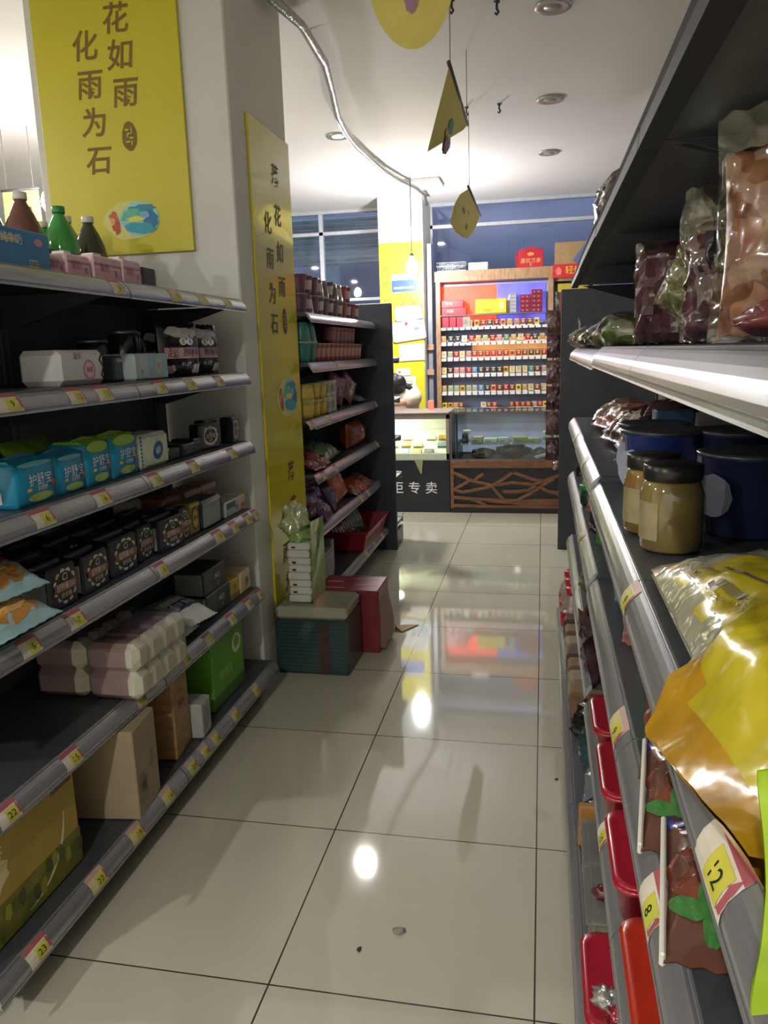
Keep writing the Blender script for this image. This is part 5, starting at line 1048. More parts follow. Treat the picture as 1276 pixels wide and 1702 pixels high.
# ------------------------------------------------------------------ shop assistant
def skin(name, pts, edges, radii, m, parent, sub=2, root=0):
    me = bpy.data.meshes.new(name); me.from_pydata(pts, edges, []); me.materials.append(m); o = bpy.data.objects.new(name, me); COL.objects.link(o); o.parent = parent
    sk = o.modifiers.new('skin', 'SKIN'); sk.use_smooth_shade = True
    for v, r in zip(me.skin_vertices[0].data, radii): v.radius = r if isinstance(r, tuple) else (r, r)
    me.skin_vertices[0].data[root].use_root = True
    sb = o.modifiers.new('sub', 'SUBSURF'); sb.levels = sub; sb.render_levels = sub; return o
SK = mat('skin', '#c49a80', .5, 0, .05); JK = mat('cream_padded_jacket', '#cfc4b0', .75, 0, .08, 20, .35, 28); HR = mat('dark_hair', '#17161a', .4, 0, .2, 60, .3, 80, stretch=(1, 1, .2))
P = T('person', 'person in a cream padded jacket hunched over behind the lit counter', 'person', (-1.36, 7.60, 0))
pts = [(0, 0, .62), (0, -.02, .80), (0, -.07, .98), (-.04, -.13, 1.08), (-.10, -.20, 1.13),       # pelvis, waist, chest, neck, head base
       (.13, -.07, 1.04), (.17, -.16, .955), (.06, -.30, .945), (-.02, -.33, .935),                  # right arm, forearm on the counter
       (-.17, -.08, 1.02), (-.24, -.18, .955), (-.18, -.31, .945), (-.12, -.34, .935),
       (.09, .0, .60), (.10, -.16, .52), (.10, -.10, .10), (.10, -.18, .05), (-.09, .0, .60), (-.10, -.16, .52), (-.10, -.10, .10), (-.10, -.18, .05)]
ed = [(0, 1), (1, 2), (2, 3), (3, 4), (2, 5), (5, 6), (6, 7), (7, 8), (2, 9), (9, 10), (10, 11), (11, 12), (0, 13), (13, 14), (14, 15), (15, 16), (0, 17), (17, 18), (18, 19), (19, 20)]
rd_ = [(.15, .11), (.14, .10), (.15, .10), .05, .06, .06, .045, .036, .026, .06, .045, .036, .026, .08, .07, .05, .04, .08, .07, .05, .04]
for hx, hy, hz, sg in ((8, 0, 0, -1), (12, 0, 0, 1)):
    b_ = pts[hx]
    for q in range(5):
        i0 = len(pts); a = (-.6+.3*q)*1.0; L_ = (.035, .055, .06, .055, .042)[q]
        pts += [(b_[0]+sg*.02*(q-2)*.6-.03*(1 if sg < 0 else -1), b_[1]-.03, b_[2]), (b_[0]+sg*.024*(q-2)*.8-.05*(1 if sg < 0 else -1), b_[1]-.03-L_*.6, b_[2]-.006), (b_[0]+sg*.024*(q-2)*.8-.06*(1 if sg < 0 else -1), b_[1]-.03-L_, b_[2]-.012)]
        ed += [(hx, i0), (i0, i0+1), (i0+1, i0+2)]; rd_ += [.011, .009, .008]
bd = skin('body', pts, ed, rd_, SK, P)
hd = G(); hd.lump((-.13, -.26, 1.135), (.15, .19, .22), SK, 2, .02, 16); hd.lump((-.15, -.355, 1.11), (.03, .035, .045), SK, 1, .02, 8); hd.obj('head', P)
g = G(); g.lump((-.120, -.235, 1.165), (.185, .215, .215), HR, 4, .05, 16); g.lump((-.02, -.15, 1.11), (.20, .15, .20), HR, 6, .08, 14); g.lump((.075, -.10, 1.085), (.22, .07, .06), HR, 8, .08, 10, Matrix.Translation((.075, -.1, 1.085)) @ Matrix.Rotation(.55, 4, 'Y') @ Matrix.Translation((-.075, .1, -1.085))); g.obj('hair', P)
jp = [(0, 0, .62), (0, -.02, .80), (0, -.07, .96), (0, -.10, 1.05), (.135, -.07, 1.02), (.185, -.16, .97), (.08, -.29, .96), (-.17, -.08, 1.0), (-.25, -.18, .97), (-.19, -.30, .96)]
skin('jacket', jp, [(0, 1), (1, 2), (2, 3), (2, 4), (4, 5), (5, 6), (2, 7), (7, 8), (8, 9)], [(.18, .14), (.18, .14), (.18, .13), (.08, .07), .092, .080, .062, .092, .080, .062], JK, P)
skin('trousers', [(0, 0, .66), (.09, 0, .61), (.10, -.16, .53), (.10, -.10, .12), (-.09, 0, .61), (-.10, -.16, .53), (-.10, -.10, .12)], [(0, 1), (1, 2), (2, 3), (0, 4), (4, 5), (5, 6)], [(.16, .12), .095, .082, .065, .095, .082, .065], mat('dark_trousers', '#2a2c34', .7), P)
g = G(); g.lathe([(.17, 0), (.17, .02), (.03, .03), (.03, .36), (.15, .37), (.15, .41), (.0, .41)], M_BLACK, seg=20); tag(g.obj('stool', None, (-1.36, 7.66, 0)), 'black stool under the seated shop assistant', 'stool')

# ================================================================== RIGHT RUN PRODUCTS
def RZ(near, i): return (RLn if near else RLf)[i]+.048
GC = 'clear snack bags on the eye-level shelf'
# --- eye-level shelf: big clear bags
def meat(m, seed, top=.9):
    def f(g, w, h, d): g.pillow(w*.90, h*top, d*.82, m, seed+20, .008, .02, Matrix.Translation((0, 0, h*.02)), p=4)
    return f
X_MEAT = mix2('smoked_meat', '#7a3f28', '#a37a5c', 5); X_PLUM = mix2('plum_food', '#35222a', '#664048', 7); X_GREEN = mix2('green_food', '#4f5c30', '#8d8a66', 6); X_MAR = mix2('maroon_food', '#46282e', '#6b4a48', 6)
MT = [mat('brown_meat', '#7d4a34', .3, 0, .35, 24, .5, 40, coat=.4), mat('red_meat', '#8a3f30', .3, 0, .35, 24, .5, 40, coat=.4), mat('tan_meat', '#8f6a4c', .35, 0, .3, 24, .5, 40, coat=.3)]
DK = [mat('dark_plum_snack', '#3f262c', .3, 0, .4, 24, .5, 40, coat=.4), mat('maroon_snack', '#5c2c30', .3, 0, .4, 24, .5, 40, coat=.4)]
GN = [mat('green_snack', '#5a6a34', .35, 0, .35, 24, .4, 40, coat=.3), mat('olive_snack', '#6e6a48', .35, 0, .35, 24, .4, 40, coat=.3)]
z1n, z1f = RZ(1, 1), RZ(0, 1)
a45 = -PI/4
bag('clear_bag', 'largest clear bag of reddish-brown meat, nearest on the eye-level shelf', 'bag', (.298, .972, z1n+.002), a45, .27, .262, .085, None, lambda g, w, h, sf: (g.blob(w*.02, h*.34, w*.06, h*.06, K('#2f4a34'), sf, eps=.004)), 1, .006, .05, 0, GC, F_SOFT, meat(X_MEAT, 3, .8), 0, 3)
g = G(); g.lump((0, 0, .02), (.20, .12, .045), mat('dark_red_wrapper', '#6a3034', .2, 0, .3, 14, .5, 22), 5, .1, 12, None, .9); tag(g.obj('snack_bag', None, (.285, .85, z1n+.004), (0, 0, -.4)), 'flat dark red snack pack lying before the largest clear bag', 'bag')
bag('clear_bag', 'tall clear bag with a dark barcode label behind the largest bag', 'bag', (.262, 1.255, z1n+.002), a45-.1, .165, .225, .07, None, lambda g, w, h, sf: (g.rect(-w*.02, h*.42, w*.44, h*.68, K('#262226'), sf, eps=.004), [g.rect(w*(.02+.05*k), h*.46, w*(.04+.05*k), h*.6, K('#8a8488'), sf, eps=.005, n=2) for k in range(8)]), 2, .006, .05, 0, GC, F_SOFT, meat(X_PLUM, 7, .7), 0, 3)
bag('clear_bag', 'slanting clear bag with green contents at the shelf edge', 'bag', (.245, 1.50, z1n+.004), a45-.2, .18, .20, .065, None, None, 3, .006, .05, -.15, GC, F_SOFT, meat(X_GREEN, 2, .6), .42, 3)
bag('clear_bag', 'upright maroon pouch with glossy edges past the slanting clear bag', 'bag', (.262, 1.90, z1n+.002), a45-.1, .17, .225, .06, None, lambda g, w, h, sf: (g.rect(-w*.38, h*.1, w*.38, h*.82, mat('maroon_pouch', '#55323a', .25, 0, .3, 18), sf, eps=.002)), 4, .005, .04, 0, GC, F_SOFT, meat(X_MAR, 5), 0, 3)
bag('clear_bag', 'dark clear bag standing behind the maroon pouch', 'bag', (.37, 2.22, z1f+.002), a45, .15, .165, .06, None, None, 5, .006, .05, 0, GC, F_SOFT, meat(X_PLUM, 5), 0, 3)
for i, (x, y, sc, m, lb) in enumerate(((.225, 2.28, 1., GN[0], 'green-filled clear bag lying at the shelf edge past the maroon pouch'), (.215, 2.55, .9, GN[1], 'olive-filled clear bag lying in the middle of the far pile'), (.225, 2.82, .9, DK[1], 'maroon-filled clear bag in the far pile on the eye-level shelf'), (.215, 3.12, .9, DK[0], 'dark-filled clear bag near the far end of the eye-level shelf'), (.21, 3.45, .9, MT[2], 'tan-filled clear bag last on the eye-level shelf'), (.385, 2.45, 1.1, DK[0], 'dark clear bag deep behind the olive-filled one'))):
    t = T('clear_bag', lb, 'bag', (x, y, z1f+.002), .4*i, GC)
    g = G(); g.lump((0, 0, .035*sc), (.14*sc, .19*sc, .085*sc), m, i+11, .08, 16, None, .8); g.obj('contents', t)
    g = G(); g.lump((0, 0, .045*sc), (.16*sc, .235*sc, .105*sc), F_SOFT, i+3, .08, 16, None, .82); g.obj('film', t)
t = T('bracket_strip', 'clear plastic divider standing at the far end of the eye-level shelf', 'divider', (.165, 3.82, z1f)); g = G(); g.box((0, 0, .07), (.012, .004, .14), F_CLEAR); g.box((.004, 0, .004), (.03, .03, .006), F_CLEAR); g.obj('plate', t)
# --- top shelf, far end
bag('snack_bag', 'crumpled brown bag on top of the long row near its far end', 'bag', (.180, 2.36, RZ(0, 0)+.002), RROT+.1, .30, .17, .10, mat('dark_brown_film', '#4d3f38', .25, 0, .4, 12, .5, 18), lambda g, w, h, sf: (g.blob(-w*.1, h*.7, w*.25, h*.12, K('#a09c86'), sf, rough=.5), g.blob(w*.2, h*.3, w*.15, h*.15, K('#77665c'), sf, rough=.5)), 7, .008, .05, -.2)
bag('snack_bag', 'second brown bag on top of the long row behind the crumpled one', 'bag', (.30, 2.62, RZ(0, 0)+.002), RROT+.2, .26, .20, .10, mat('tan_brown_film', '#6a5a4a', .25, 0, .4, 12, .5, 18), None, 8, .008, .05, -.1)
# --- jar shelf (just under eye level)
z2n, z2f = RZ(1, 2), RZ(0, 2)
def jar(x, y, lb, liq):
    t = T('sauce_jar', lb, 'jar', (x, y, z2n+.001), .4, 'sauce jars under the eye-level shelf')
    g = G(); g.lathe([(.045, 0), (.052, .006), (.053, .10), (.047, .118), (.043, .124)], liq, seg=26); g.obj('jar_body', t)
    g = G(); g.lathe([(.046, .122), (.049, .124), (.049, .148), (.046, .150)], mat('dark_lid', '#2a2724', .3, .3), seg=26); g.obj('lid', t)
    g = G(); a0 = PI; n = 12; v = []; 
    for k in range(n+1): a = a0-.9+1.5*k/n; v += [(.0536*math.cos(a), .0536*math.sin(a), .022), (.0536*math.cos(a), .0536*math.sin(a), .088)]
    g.add(v, [(2*k, 2*k+2, 2*k+3, 2*k+1) for k in range(n)], mat('jar_label', '#8c7f5e', .45, 0, .15, 40), None, True); g.obj('paper_label', t)
SAU = mat('sauce_glass', '#7a6a3c', .08, 0, .25, 12, coat=.7); SAU2 = mat('sauce_glass_red', '#7d6030', .08, 0, .35, 12, coat=.7)
jar(.222, 1.395, 'nearest brown sauce jar with a dark lid', SAU); jar(.208, 1.53, 'brown-yellow sauce jar just behind the nearest jar', SAU2)
def tub(x, y, z, r, h, m, lb):
    t = T('noodle_tub', lb, 'tub', (x, y, z+.001), 0, 'blue tubs beside the sauce jars')
    g = G(); g.lathe([(r*.78, 0), (r*.80, .004), (r*.97, h*.92), (r*1.02, h*.93), (r*1.02, h*.95)], m, seg=26); g.obj('bucket', t)
    g = G(); g.lathe([(r*1.06, h*.945), (r*1.07, h*.95), (r*1.07, h*.985), (r*.98, h), (r*.9, h*.99)], mat('dark_tub_lid', '#34363f', .3, 0, .1), seg=26); g.obj('lid', t)
    g = G(); g.blob(-r*.1, h*.5, r*.5, h*.25, K('#8f93a4', .4), y=-r*.955, rough=.12, seed=3); o = g.obj('print', t); o.rotation_euler = (0, 0, -.9)
BT = mat('blue_tub', '#27377d', .3, 0, .15, 20); BT2 = mat('navy_tub', '#252c4c', .3, 0, .15, 20)
tub(.262, 1.80, z2n, .085, .17, BT, 'blue and white tub behind the sauce jars'); tub(.375, 1.53, z2n, .085, .155, BT2, 'navy tub right of the sauce jars'); tub(.415, 1.775, z2n, .085, .17, BT2, 'navy tub deeper behind the right navy tub'); tub(.27, 1.995, z2n, .08, .165, BT2, 'dark tub behind the blue and white tub')
SN = [mat('tan_wrapper', '#9c8668', .22, 0, .35, 14, .5, 22), mat('rose_wrapper', '#a86a62', .22, 0, .35, 14, .5, 22), mat('plum_wrapper', '#4a3438', .22, 0, .4, 14, .5, 22), mat('olive_wrapper', '#6e6a3c', .22, 0, .35, 14, .5, 22)]
for i, (x, y, z, tl, mi, lb) in enumerate(((.215, 2.30, .02, -1.2, 0, 'tan snack bag lying behind the blue tubs'), (.23, 2.52, .03, -1.1, 1, 'rose snack bag lying past the tan one under the eye-level shelf'), (.225, 2.74, .03, -1.0, 2, 'plum snack bag lying past the rose one'), (.30, 2.50, .10, -1.3, 2, 'plum snack bag lying on top of the rose bag'), (.225, 2.95, .03, -1.1, 3, 'olive snack bag in the far pile under the eye-level shelf'), (.22, 3.2, .03, -1.1, 1, 'rose snack bag farther along, past the olive one'), (.22, 3.5, .03, -1.1, 0, 'tan snack bag at the far end under the eye-level shelf'))):
    bag('snack_bag', lb, 'bag', (x, y, z2f+z), RROT+.25*(i % 3-1), .20, .20, .07, SN[mi], lambda g, w, h, sf: (g.blob(w*.1, h*.5, w*.25, h*.2, K('#c9b9a0'), sf, rough=.5), g.blob(-w*.2, h*.3, w*.12, h*.12, K('#8a3a34'), sf, rough=.5, seed=2)), 40+i, .006, .06, tl, 'snack bags under the eye-level shelf')
carton('small_carton', 'small dark blue box standing on the far snack bags', 'box', 2.20, 2.27, z2f+.09, .07, .10, .30, K('#31506a'), lambda g, w, h, y, d: g.rect(-w*.5, .0, -w*.42, h, M_PAPER, y=y), -1)
# near yellow noodle bag draped over the rail
YB = mat('yellow_noodle_film', '#bfae22', .2, 0, .2, 10, .5, 16, coat=.3)
t = T('noodle_bag', 'big yellow noodle bag spilling over the shelf rail at the right edge', 'bag', (.30, .86, z2n))
g = G(); N_ = 22; v = []; f = []
def drape(u, v_):                                # u across the aisle direction (0 = outer seal .. 1 = inside), v_ along the shelf (0 near .. 1 far)
    st = min(1, max(0, (v_-.42)/.12)); st = st*st*(3-2*st); y = .455+.765*v_-.03*u-.04*u*v_
    xe = .126-.020*min(1, v_/.44)+.062*st; x = xe+(.47-xe)*u
    zz = z2n+.010+.085*math.sin(PI*min(1, u*1.1))**.6*(.35+.65*math.sin(PI*min(1, max(0, v_*1.02)))**.5)
    if u < .16: zz = zz*st+(1-st)*(z2n+.012-(1-u/.16)*(.052*min(1, v_/.44)-.034*(1-min(1, v_/.44)))+.085*math.sin(PI*min(1, u*1.1))**.6*(u/.16)*.8)
    nn = noise.noise(Vector((u*6, v_*9, 3)))*.016+noise.noise(Vector((u*15, v_*22, 5)))*.007
    zz += nn*(.3 if u < .1 else 1)
    return Vector((x, y, max(zz, z2n+.007) if x > .128 else zz))
for j in range(N_*2+1):
    for i in range(N_+1): v.append(drape(i/N_, j/(N_*2)))
mm = []; SEAL = mat('amber_seal', '#b8891c', .2, 0, .2, 12, .4, 20, coat=.3); CLR = mat('clear_silver_end', '#a9a88e', .12, .2, .3, 10, .8, 22)
for j in range(N_*2):
    for i in range(N_):
        a = j*(N_+1)+i; f.append((a, a+1, a+N_+2, a+N_+1)); u, w_ = (i+.5)/N_, (j+.5)/(N_*2); k = noise.noise(Vector((u*4, w_*6, 9)))*.06
        mm.append(SEAL if u < .11+k*.5 and w_ < .50 else (CLR if w_ > .84+k or (w_ > .5 and u < .06+k) else YB))
g.add(v, f, mm, Matrix.Translation((-.30, -.86, -z2n)), True)
n0 = len(v); bot = [Vector((p.x, p.y, max(z2n+.003, p.z-.03) if p.x > .128 else p.z-.003)) for p in v]
g.add(bot, [q[::-1] for q in f], mm, Matrix.Translation((-.30, -.86, -z2n)), True); g.obj('film', t)
g = G()
def onb(u, v_, e=.002):
    e += .004; p = drape(u, v_)-Vector((.30, .86, z2n)); return (p.x, p.y, p.z+e)
BRN = mat('brown_print', '#4f3518', .5)
def strip(pts, wd, m, e=.003):
    v = []
    for (u, w_) in pts: v += [onb(u-wd, w_, e), onb(u+wd, w_, e)]
    g.add(v, [(2*k, 2*k+1, 2*k+3, 2*k+2) for k in range(len(pts)-1)], m)
strip([(.13+.004*k, .80-.012*k) for k in range(7)], .007, BRN); strip([(.155+.013*k, .725-.013*k) for k in range(12)], .007, BRN); strip([(.12, .69-.006*k) for k in range(5)], .012, BRN, .004); strip([(.135+.008*k, .675-.010*k) for k in range(8)], .015, mat('olive_print_lines', '#6f6420', .5), .0035)
for k in range(9): strip([(.085+.012*k+.018*(q % 2), .70-.035*k*.6-.018*q) for q in range(5)], .0025, mat('hatch_print', '#8a7d20', .4), .003)
vs, fs = text_mesh('板面')
g.add([onb(.095-p.y*.05, .79-p.x*.05, .004) for p in vs], fs, BRN); g.obj('print', t)
GNB = mat('lime_film', '#8fae16', .22, 0, .2, 8, .5, 16, coat=.3)
bag('lime_bag', 'lime green bag standing at the rail in the bottom right corner', 'bag', (.219, .395, z2n), .12, .215, .135, .05, GNB, lambda g, w, h, sf: g.blob(w*.1, h*.5, w*.2, h*.2, K('#7f9a1c'), sf, rough=.4), 33, .006, .08, -.1)
# --- third shelf down
z3n, z3f = RZ(1, 3), RZ(0, 3)
def zipm(g, w, h, sf):
    g.rect(-w*.5, h*.86, w*.5, h*.985, K('#34347a', .3), sf, eps=.001); g.rect(-w*.3, h*.87, w*.5, h*.96, K('#a83a3c', .3), sf, eps=.002); g.text('香辣', .026, -w*.1, h*.915, K('#d9a9a0'), sf, eps=.003)
    g.blob(-w*.1, h*.80, w*.3, h*.03, M_WTXT, sf, eps=.002, rough=.5)
    g.blob(-w*.02, h*.50, w*.46, h*.28, mat('sauced_meat', '#6a3322', .25, 0, .45, 40, .5, 50, coat=.4), sf, eps=.0012, rough=.2, n=28); g.blob(w*.08, h*.60, w*.25, h*.10, mat('sauced_meat_light', '#9a5a34', .25, 0, .4, 60, .5, 60, coat=.4), sf, eps=.002, rough=.6, seed=5)
    for a, b, r in ((0, .10, 1.57), (-.12, .02, 2.6), (.12, .03, .5), (.02, -.06, 4.6)): g.blob(-w*.24+w*a, h*.24+h*b, w*.13, h*.055, K('#336b2b', .5), sf, eps=.003, rot=r, rough=.25, seed=int(a*50))
zf = mat('zip_bag_film', '#5c3a30', .18, 0, .25, 16, .3, 20, coat=.4)
for i, (y, lb) in enumerate(((.675, 'nearest zip bag of sauced meat with a mint leaf print'), (.855, 'second zip bag of sauced meat with a mint leaf print'))):
    t = T('zip_bag', lb, 'bag', (.202, y, z3n+.03), 0, 'zip bags of sauced meat', (-1.40+.06*i, 0, -.14))
    g = G(); sf = g.pillow(.165, .20, .05, zf, 50+i, .003, .05, p=4); g.obj('film', t); g = G(); zipm(g, .165, .20, sf); g.obj('print', t)
    g = G(); g.box((-.0835, 0, .095), (.006, .018, .19), mat('white_gusset', '#cfcbbd', .4), .002); g.obj('gusset', t); settle(t)
bag('zip_bag', 'zip bag of sauced meat farthest back, under the other two', 'bag', (.22, 1.04, z3n+.006), -.16, .165, .20, .05, zf, zipm, 53, .003, .05, -1.15, 'zip bags of sauced meat')
lime = mat('bright_green_film', '#4f9a22', .22, 0, .25, 10, .4, 18, coat=.3); teal = mat('dark_teal_film', '#2c5650', .25, 0, .2, 10, .4, 18)
for i, (x, y, h, m, tl, lb, dc) in enumerate(((.205, 1.40, .185, lime, -.15, 'bright green snack bag standing beside the zip bags', '#c9d39a'), (.21, 1.56, .17, SN[1], -.2, 'red and blue topped bag behind the bright green bag', '#4f86b0'), (.205, 1.80, .18, teal, -.15, 'dark teal snack bag past the bright green one', '#3f6f66'), (.215, 2.0, .16, teal, -.3, 'second dark teal bag leaning on the first', '#8fa08a'), (.205, 2.36, .17, mat('mid_green_film', '#3f7f34', .22, 0, .25, 10, .4, 18, coat=.3), -.3, 'green bag with red print by the row of brown packs', '#a8442e'),
                                          (.185, 2.52, .15, mat('navy_foil', '#2c3046', .18, .3, .3, 12, .5, 20), -.3, 'navy foil bag poking over the rail', '#777a90'), (.205, 2.70, .15, SN[0], -.4, 'tan bag past the navy foil bag', '#c9c0a8'), (.20, 2.86, .15, SN[1], -.4, 'rose-brown bag past the tan one on the third shelf', '#b98a80'))):
    bag('snack_bag', lb, 'bag', (x, y, (z3n if y < 2.1 else z3f)+.003), RROT+.3*((i*5) % 3-1)*.5+.4, .15, h, .07, m, lambda g, w, h, sf: (g.blob(0, h*.6, w*.28, h*.16, K(dc), sf, rough=.5), g.rect(-w*.4, h*.86, w*.4, h*.93, K('#b9c6a0'), sf)), 60+i, .005, .06, tl, 'snack bags on the shelf with the zip bags')
t = T('green_tin', 'small green-lidded tub at the rail before the far snack bags', 'tub', (.185, 3.06, z3f)); g = G(); g.lathe([(.034, 0), (.037, .005), (.037, .06)], mat('dark_green_pot', '#23402a', .3), seg=18); g.obj('pot', t); g = G(); g.lathe([(.039, .058), (.040, .06), (.040, .075), (.036, .078)], mat('green_lid', '#3f8a44', .3), seg=18); g.obj('lid', t)
for i, y in enumerate((3.24, 3.45, 3.66)): bag('snack_bag', ('straw-coloured bag past the green-lidded tub', 'straw-coloured bag second past the green-lidded tub', 'straw-coloured bag at the far end of its shelf')[i], 'bag', (.20, y, z3f+.003), RROT+.3*i, .15, .14, .06, SN[(i*3) % 4], None, 70+i, .006, .06, -.3, 'straw-coloured bags at the far end')
# --- fourth shelf down: red trays
z4n, z4f = RZ(1, 4), RZ(0, 4)
M_TR = mat('red_tray', '#a01f2f', .22, 0, .06, coat=.3); M_TR2 = mat('orange_red_tray', '#b0301f', .22, 0, .06, coat=.3)
def tray(x, y, z, L_, wd, h, m, lb, grp):
    t = T('plastic_tray', lb, 'tray', (x, y, z+.002), 0, grp); g = G(); k = 8; ring = []
    def rr(a, b, r): return [(cx+r*math.cos(q), cy+r*math.sin(q)) for cx, cy, q0 in ((a-r, b-r, 0), (-a+r, b-r, PI/2), (-a+r, -b+r, PI), (a-r, -b+r, 1.5*PI)) for q in [q0+PI/2*i/5 for i in range(6)]]
    lv = [(wd*.40, L_*.44, 0, .02), (wd*.47, L_*.49, h*.9, .03), (wd*.5, L_*.52, h*.9, .035), (wd*.5, L_*.52, h, .035), (wd*.455, L_*.475, h, .028), (wd*.38, L_*.42, .008, .018)]
    v = []; f = []
    for a, b, z_, r in lv: v += [(p[0], p[1], z_) for p in rr(a, b, r)]
    n = 24
    for q in range(len(lv)-1): f += [(q*n+i, q*n+(i+1) % n, (q+1)*n+(i+1) % n, (q+1)*n+i) for i in range(n)]
    f += [tuple(range(n))[::-1], tuple(5*n+i for i in range(n))]; g.add(v, f, m, None, True); g.obj('tray_body', t)
    g = G(); v = [(p[0], p[1], h+.001) for p in rr(wd*.49, L_*.51, .034)]+[(p[0], p[1], h+.006) for p in rr(wd*.48, L_*.50, .033)]+[(p[0], p[1], h+.003) for p in rr(wd*.42, L_*.44, .028)]; g.add(v, [tuple(range(n))[::-1]]+[(q*n+i, q*n+(i+1) % n, (q+1)*n+(i+1) % n, (q+1)*n+i) for q in range(2) for i in range(n)]+[tuple(2*n+i for i in range(n))], m, None, True); g.obj('lid', t); return t
for i, (y, L_, m, lb) in enumerate(((1.83, .20, M_TR, 'farthest red tray on the low shelf'), (1.575, .23, M_TR, 'second farthest red tray on the low shelf'), (1.30, .23, M_TR, 'red tray second from the viewer on the low shelf'), (.97, .30, M_TR2, 'nearest orange-red tray on the low shelf'))):
    tray(.205+.0*i, y, z4n, L_, .16, .07, m, lb, 'red trays on the low shelf')
for i, (y, m, lb) in enumerate(((2.12, SN[2], 'dark foil bag poking out beyond the red trays'), (2.30, SN[2], 'dark foil bag second beyond the red trays'), (2.50, SN[0], 'tan bag on the low shelf past the dark foil bags'), (2.72, SN[2], 'dark bag on the low shelf past the tan bag'), (2.95, SN[3], 'olive bag on the low shelf near the far joint'), (3.25, SN[0], 'tan bag far along the low shelf'))):
    bag('snack_bag', lb, 'bag', (.175, y, z4f+.003), RROT+.4*((i*2) % 3-1), .16, .13, .06, m, None, 80+i, .007, .07, -.6 if i > 1 else .25, 'snack bags on the low shelf')
# --- base deck
zb = .134
def clamshell(x, y, L_, h, lb, fill):
    t = T('clear_tub', lb, 'tub', (x, y, zb+.001), 0, 'clear tubs on the base deck')
    g = G(); g.box((0, 0, h/2), (.13, L_, h), film('clear_plastic', '#f2f4f0', .1, .1, 8, .05, .12), .014); g.box((0, 0, h-.006), (.142, L_+.012, .010), film('clear_plastic'), .004); g.obj('tub', t)
    g = G(); g.lump((0, 0, h*.42), (.11, L_*.88, h*.66), fill, int(y*10), .12, 12, None, .85); g.obj('contents', t)
clamshell(.175, 1.765, .17, .10, 'clear tub of brown snacks beside the orange-brown box', mat('brown_crumbs', '#6e5a48', .6, 0, .4, 60)); clamshell(.172, 1.575, .19, .10, 'clear tub with green leaves and dark red sweets on the base deck', mat('green_crumbs', '#7a7a44', .5, 0, .4, 40))
for i, (x, y, lb) in enumerate(((.145, 1.55, 'dark red sweet resting on the second clear tub'), (.178, 1.535, 'silver-wrapped sweet resting on the second clear tub'))):
    g = G(); g.lump((0, 0, .012), (.05, .04, .028), [mat('dark_red_sweet', '#5c1c22', .25, 0, .2, coat=.4), mat('silver_wrap', '#b9b7ae', .18, .5, .3, 30, .8, 40)][i], i+2, .3, 10); tag(g.obj('sweet', None, (x, y, zb+.107)), lb, 'sweet', 'sweets on the clear tub')
t = tray(.165, 1.34, zb, .24, .155, .085, M_TR, 'deep red tray on the base deck, nearest the bottom of the photo', None)
for i, (x, y, lb) in enumerate(((.13, 1.27, 'silver candy wrapper at the near left of the deep red tray'), (.185, 1.265, 'white and silver candy wrapper at the near right of the deep red tray'), (.15, 1.23, 'red foil candy at the near end of the deep red tray'))):
    g = G(); g.lump((0, 0, .015), (.05, .045, .03), [mat('silver_wrap', '#b9b7ae'), mat('white_wrap', '#c9c6bc', .25, .2, .3, 30, .8, 40), mat('red_wrap', '#8a2430', .2, .2, .3, 30, .8, 40)][i], i+4, .4, 10); tag(g.obj('sweet', None, (x, y, zb+.094)), lb, 'sweet', 'sweets on the deep red tray')
carton('small_carton', 'upright orange-brown box behind the clear tubs', 'box', 1.88, 1.905, zb, .115, .14, .105, K('#a4743a'), lambda g, w, h, y, d: g.rect(-w*.4, 0, -w*.1, h, K('#d0c46a'), y=y), -1)
for i, (y, m, h, tl, lb) in enumerate(((2.0, mat('slate_bag', '#55606a', .25, .1, .3, 12, .6, 20), .12, -.9, 'slate grey bag behind the orange-brown box'), (2.14, mat('silver_grey_bag', '#7f8488', .2, .3, .3, 12, .6, 20), .12, -.9, 'silver-grey bag crumpled on the base deck'), (2.32, mat('petrol_bag', '#2f4a50', .2, .1, .4, 12, .7, 22), .14, -.5, 'petrol blue crumpled bag bulging past the base rail'), (2.46, mat('black_foil', '#26241f', .2, .2, .3, 12, .6, 20), .12, -.5, 'black foil bag next to the petrol blue bag'))):
    bag('snack_bag', lb, 'bag', (.135, y, zb+.012), RROT+.3*(i-1.5), .15, h, .07, m, None, 90+i, .010, .07, tl, 'crumpled bags on the base deck')
kr = mat('kraft_pack', '#77593c', .55, 0, .25, 16, .3, 20); kd = mat('dark_kraft_pack', '#544032', .5, 0, .25, 16, .3, 20); kc = mat('pale_kraft_pack', '#8d8068', .5, 0, .25, 16, .3, 20)
for i, y in enumerate((2.60, 2.72, 2.84, 2.96, 3.08, 3.22, 3.36)):
    carton('kraft_pack', 'kraft paper pack, %s in the row past the crumpled bags on the base deck' % ORD[i+1], 'pack', y, y+.105, zb, .10+.012*((i*3) % 3), .15, .108, [kr, kc, kr, kd, kc, kr, kd][i], lambda g, w, h, y, d: (g.rect(-w*.4, h*.3, w*.4, h*.62, K(['#a08c6a', '#6a3a2a', '#5c4a3a'][int(w*h*1e5) % 3]), y=y),), -1, 'kraft packs on the base deck', .01, .08*((i*2) % 3-1))
jr = mat('red_jug', '#b02434', .25, 0, .1, 10, coat=.3)
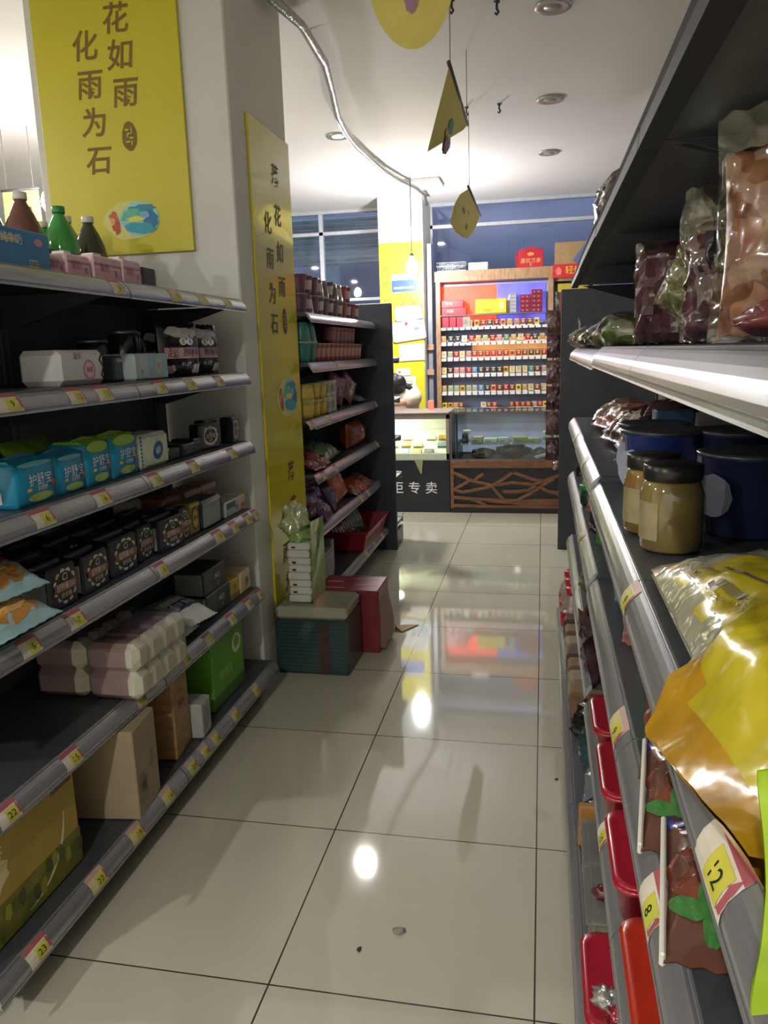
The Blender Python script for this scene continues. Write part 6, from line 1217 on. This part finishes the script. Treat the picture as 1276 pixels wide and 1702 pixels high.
for i, y in enumerate((3.50, 3.64, 3.78)):
    t = T('plastic_jug', 'red-capped clear jug with red label, %s from the near end on the base deck' % ORD[i+1], 'jug', (.145, y, zb+.001), 0, 'red jugs on the base deck')
    g = G(); g.lathe([(.05, 0), (.054, .006), (.054, .10), (.048, .13), (.025, .17), (.022, .185)], film('jug_plastic', '#eef0ec', .12, .1, 8, .05, .25), seg=20); g.obj('bottle', t)
    g = G(); g.lathe([(.0545, .03), (.0555, .032), (.0555, .095), (.0545, .097)], jr, seg=20); g.obj('label_band', t)
    g = G(); g.lathe([(.028, .175), (.03, .178), (.03, .205), (.026, .208)], jr, seg=16); g.obj('cap', t)
# --- hanging snack packs on the far side of the end panel
hm = [mat('maroon_hanging_pack', '#4e2f38', .25, 0, .35, 16, .4, 24), mat('brown_hanging_pack', '#6b4a44', .25, 0, .35, 16, .4, 24)]
for i, z in enumerate((.62, .80, .98, 1.16, 1.34, 1.50)):
    t = T('hanging_snack', 'small snack pack hanging on the end panel strip, %s from the bottom' % ORD[i+1], 'snack pack', (.085, 5.68, z), 0, 'snack packs hanging on a strip by the black end panel')
    g = G(); sf = g.pillow(.12, .165, .03, hm[i % 2], 100+i, .005, .06); g.obj('film', t); g = G(); g.blob(-.02, .09, .03, .04, K('#8f7a80'), sf, rough=.5); g.obj('print', t)
t = T('hanging_strip', 'clear hook strip beside the black end panel carrying snack packs', 'hook strip', (.095, 5.70, .55)); g = G(); g.box((0, 0, .62), (.03, .004, 1.24), F_CLEAR); g.box((.0, -.08, 1.22), (.014, .17, .012), M_SHELF); g.obj('strip', t)
# --- litter and scuffs on the floor
g = G(); g.lump((0, 0, .003), (.034, .022, .005), mat('grey_litter', '#8a887c', .6), 3, .4, 8); tag(g.obj('paper_scrap', None, (-.335, 1.66, 0), (0, 0, .3)), 'crumpled scrap of paper on the tile in the near aisle', 'paper scrap')
for x, y, lb in ((-.10, 1.38, 'dark speck on the near tile left of the long row'), (-.42, 1.585, 'dark smear of dirt on the near tile'), (.06, 1.13, 'dead leaf at the foot of the long row'), (.06, 2.43, 'dark leaf by the right-hand grout line')):
    g = G(); g.lump((0, 0, .002), (.013, .009, .003), mat('dark_litter', '#3a3328', .7), int(y*10), .4, 7); tag(g.obj('dirt_speck', None, (x, y, 0), (0, 0, y*3)), lb, 'speck', 'specks on the floor')
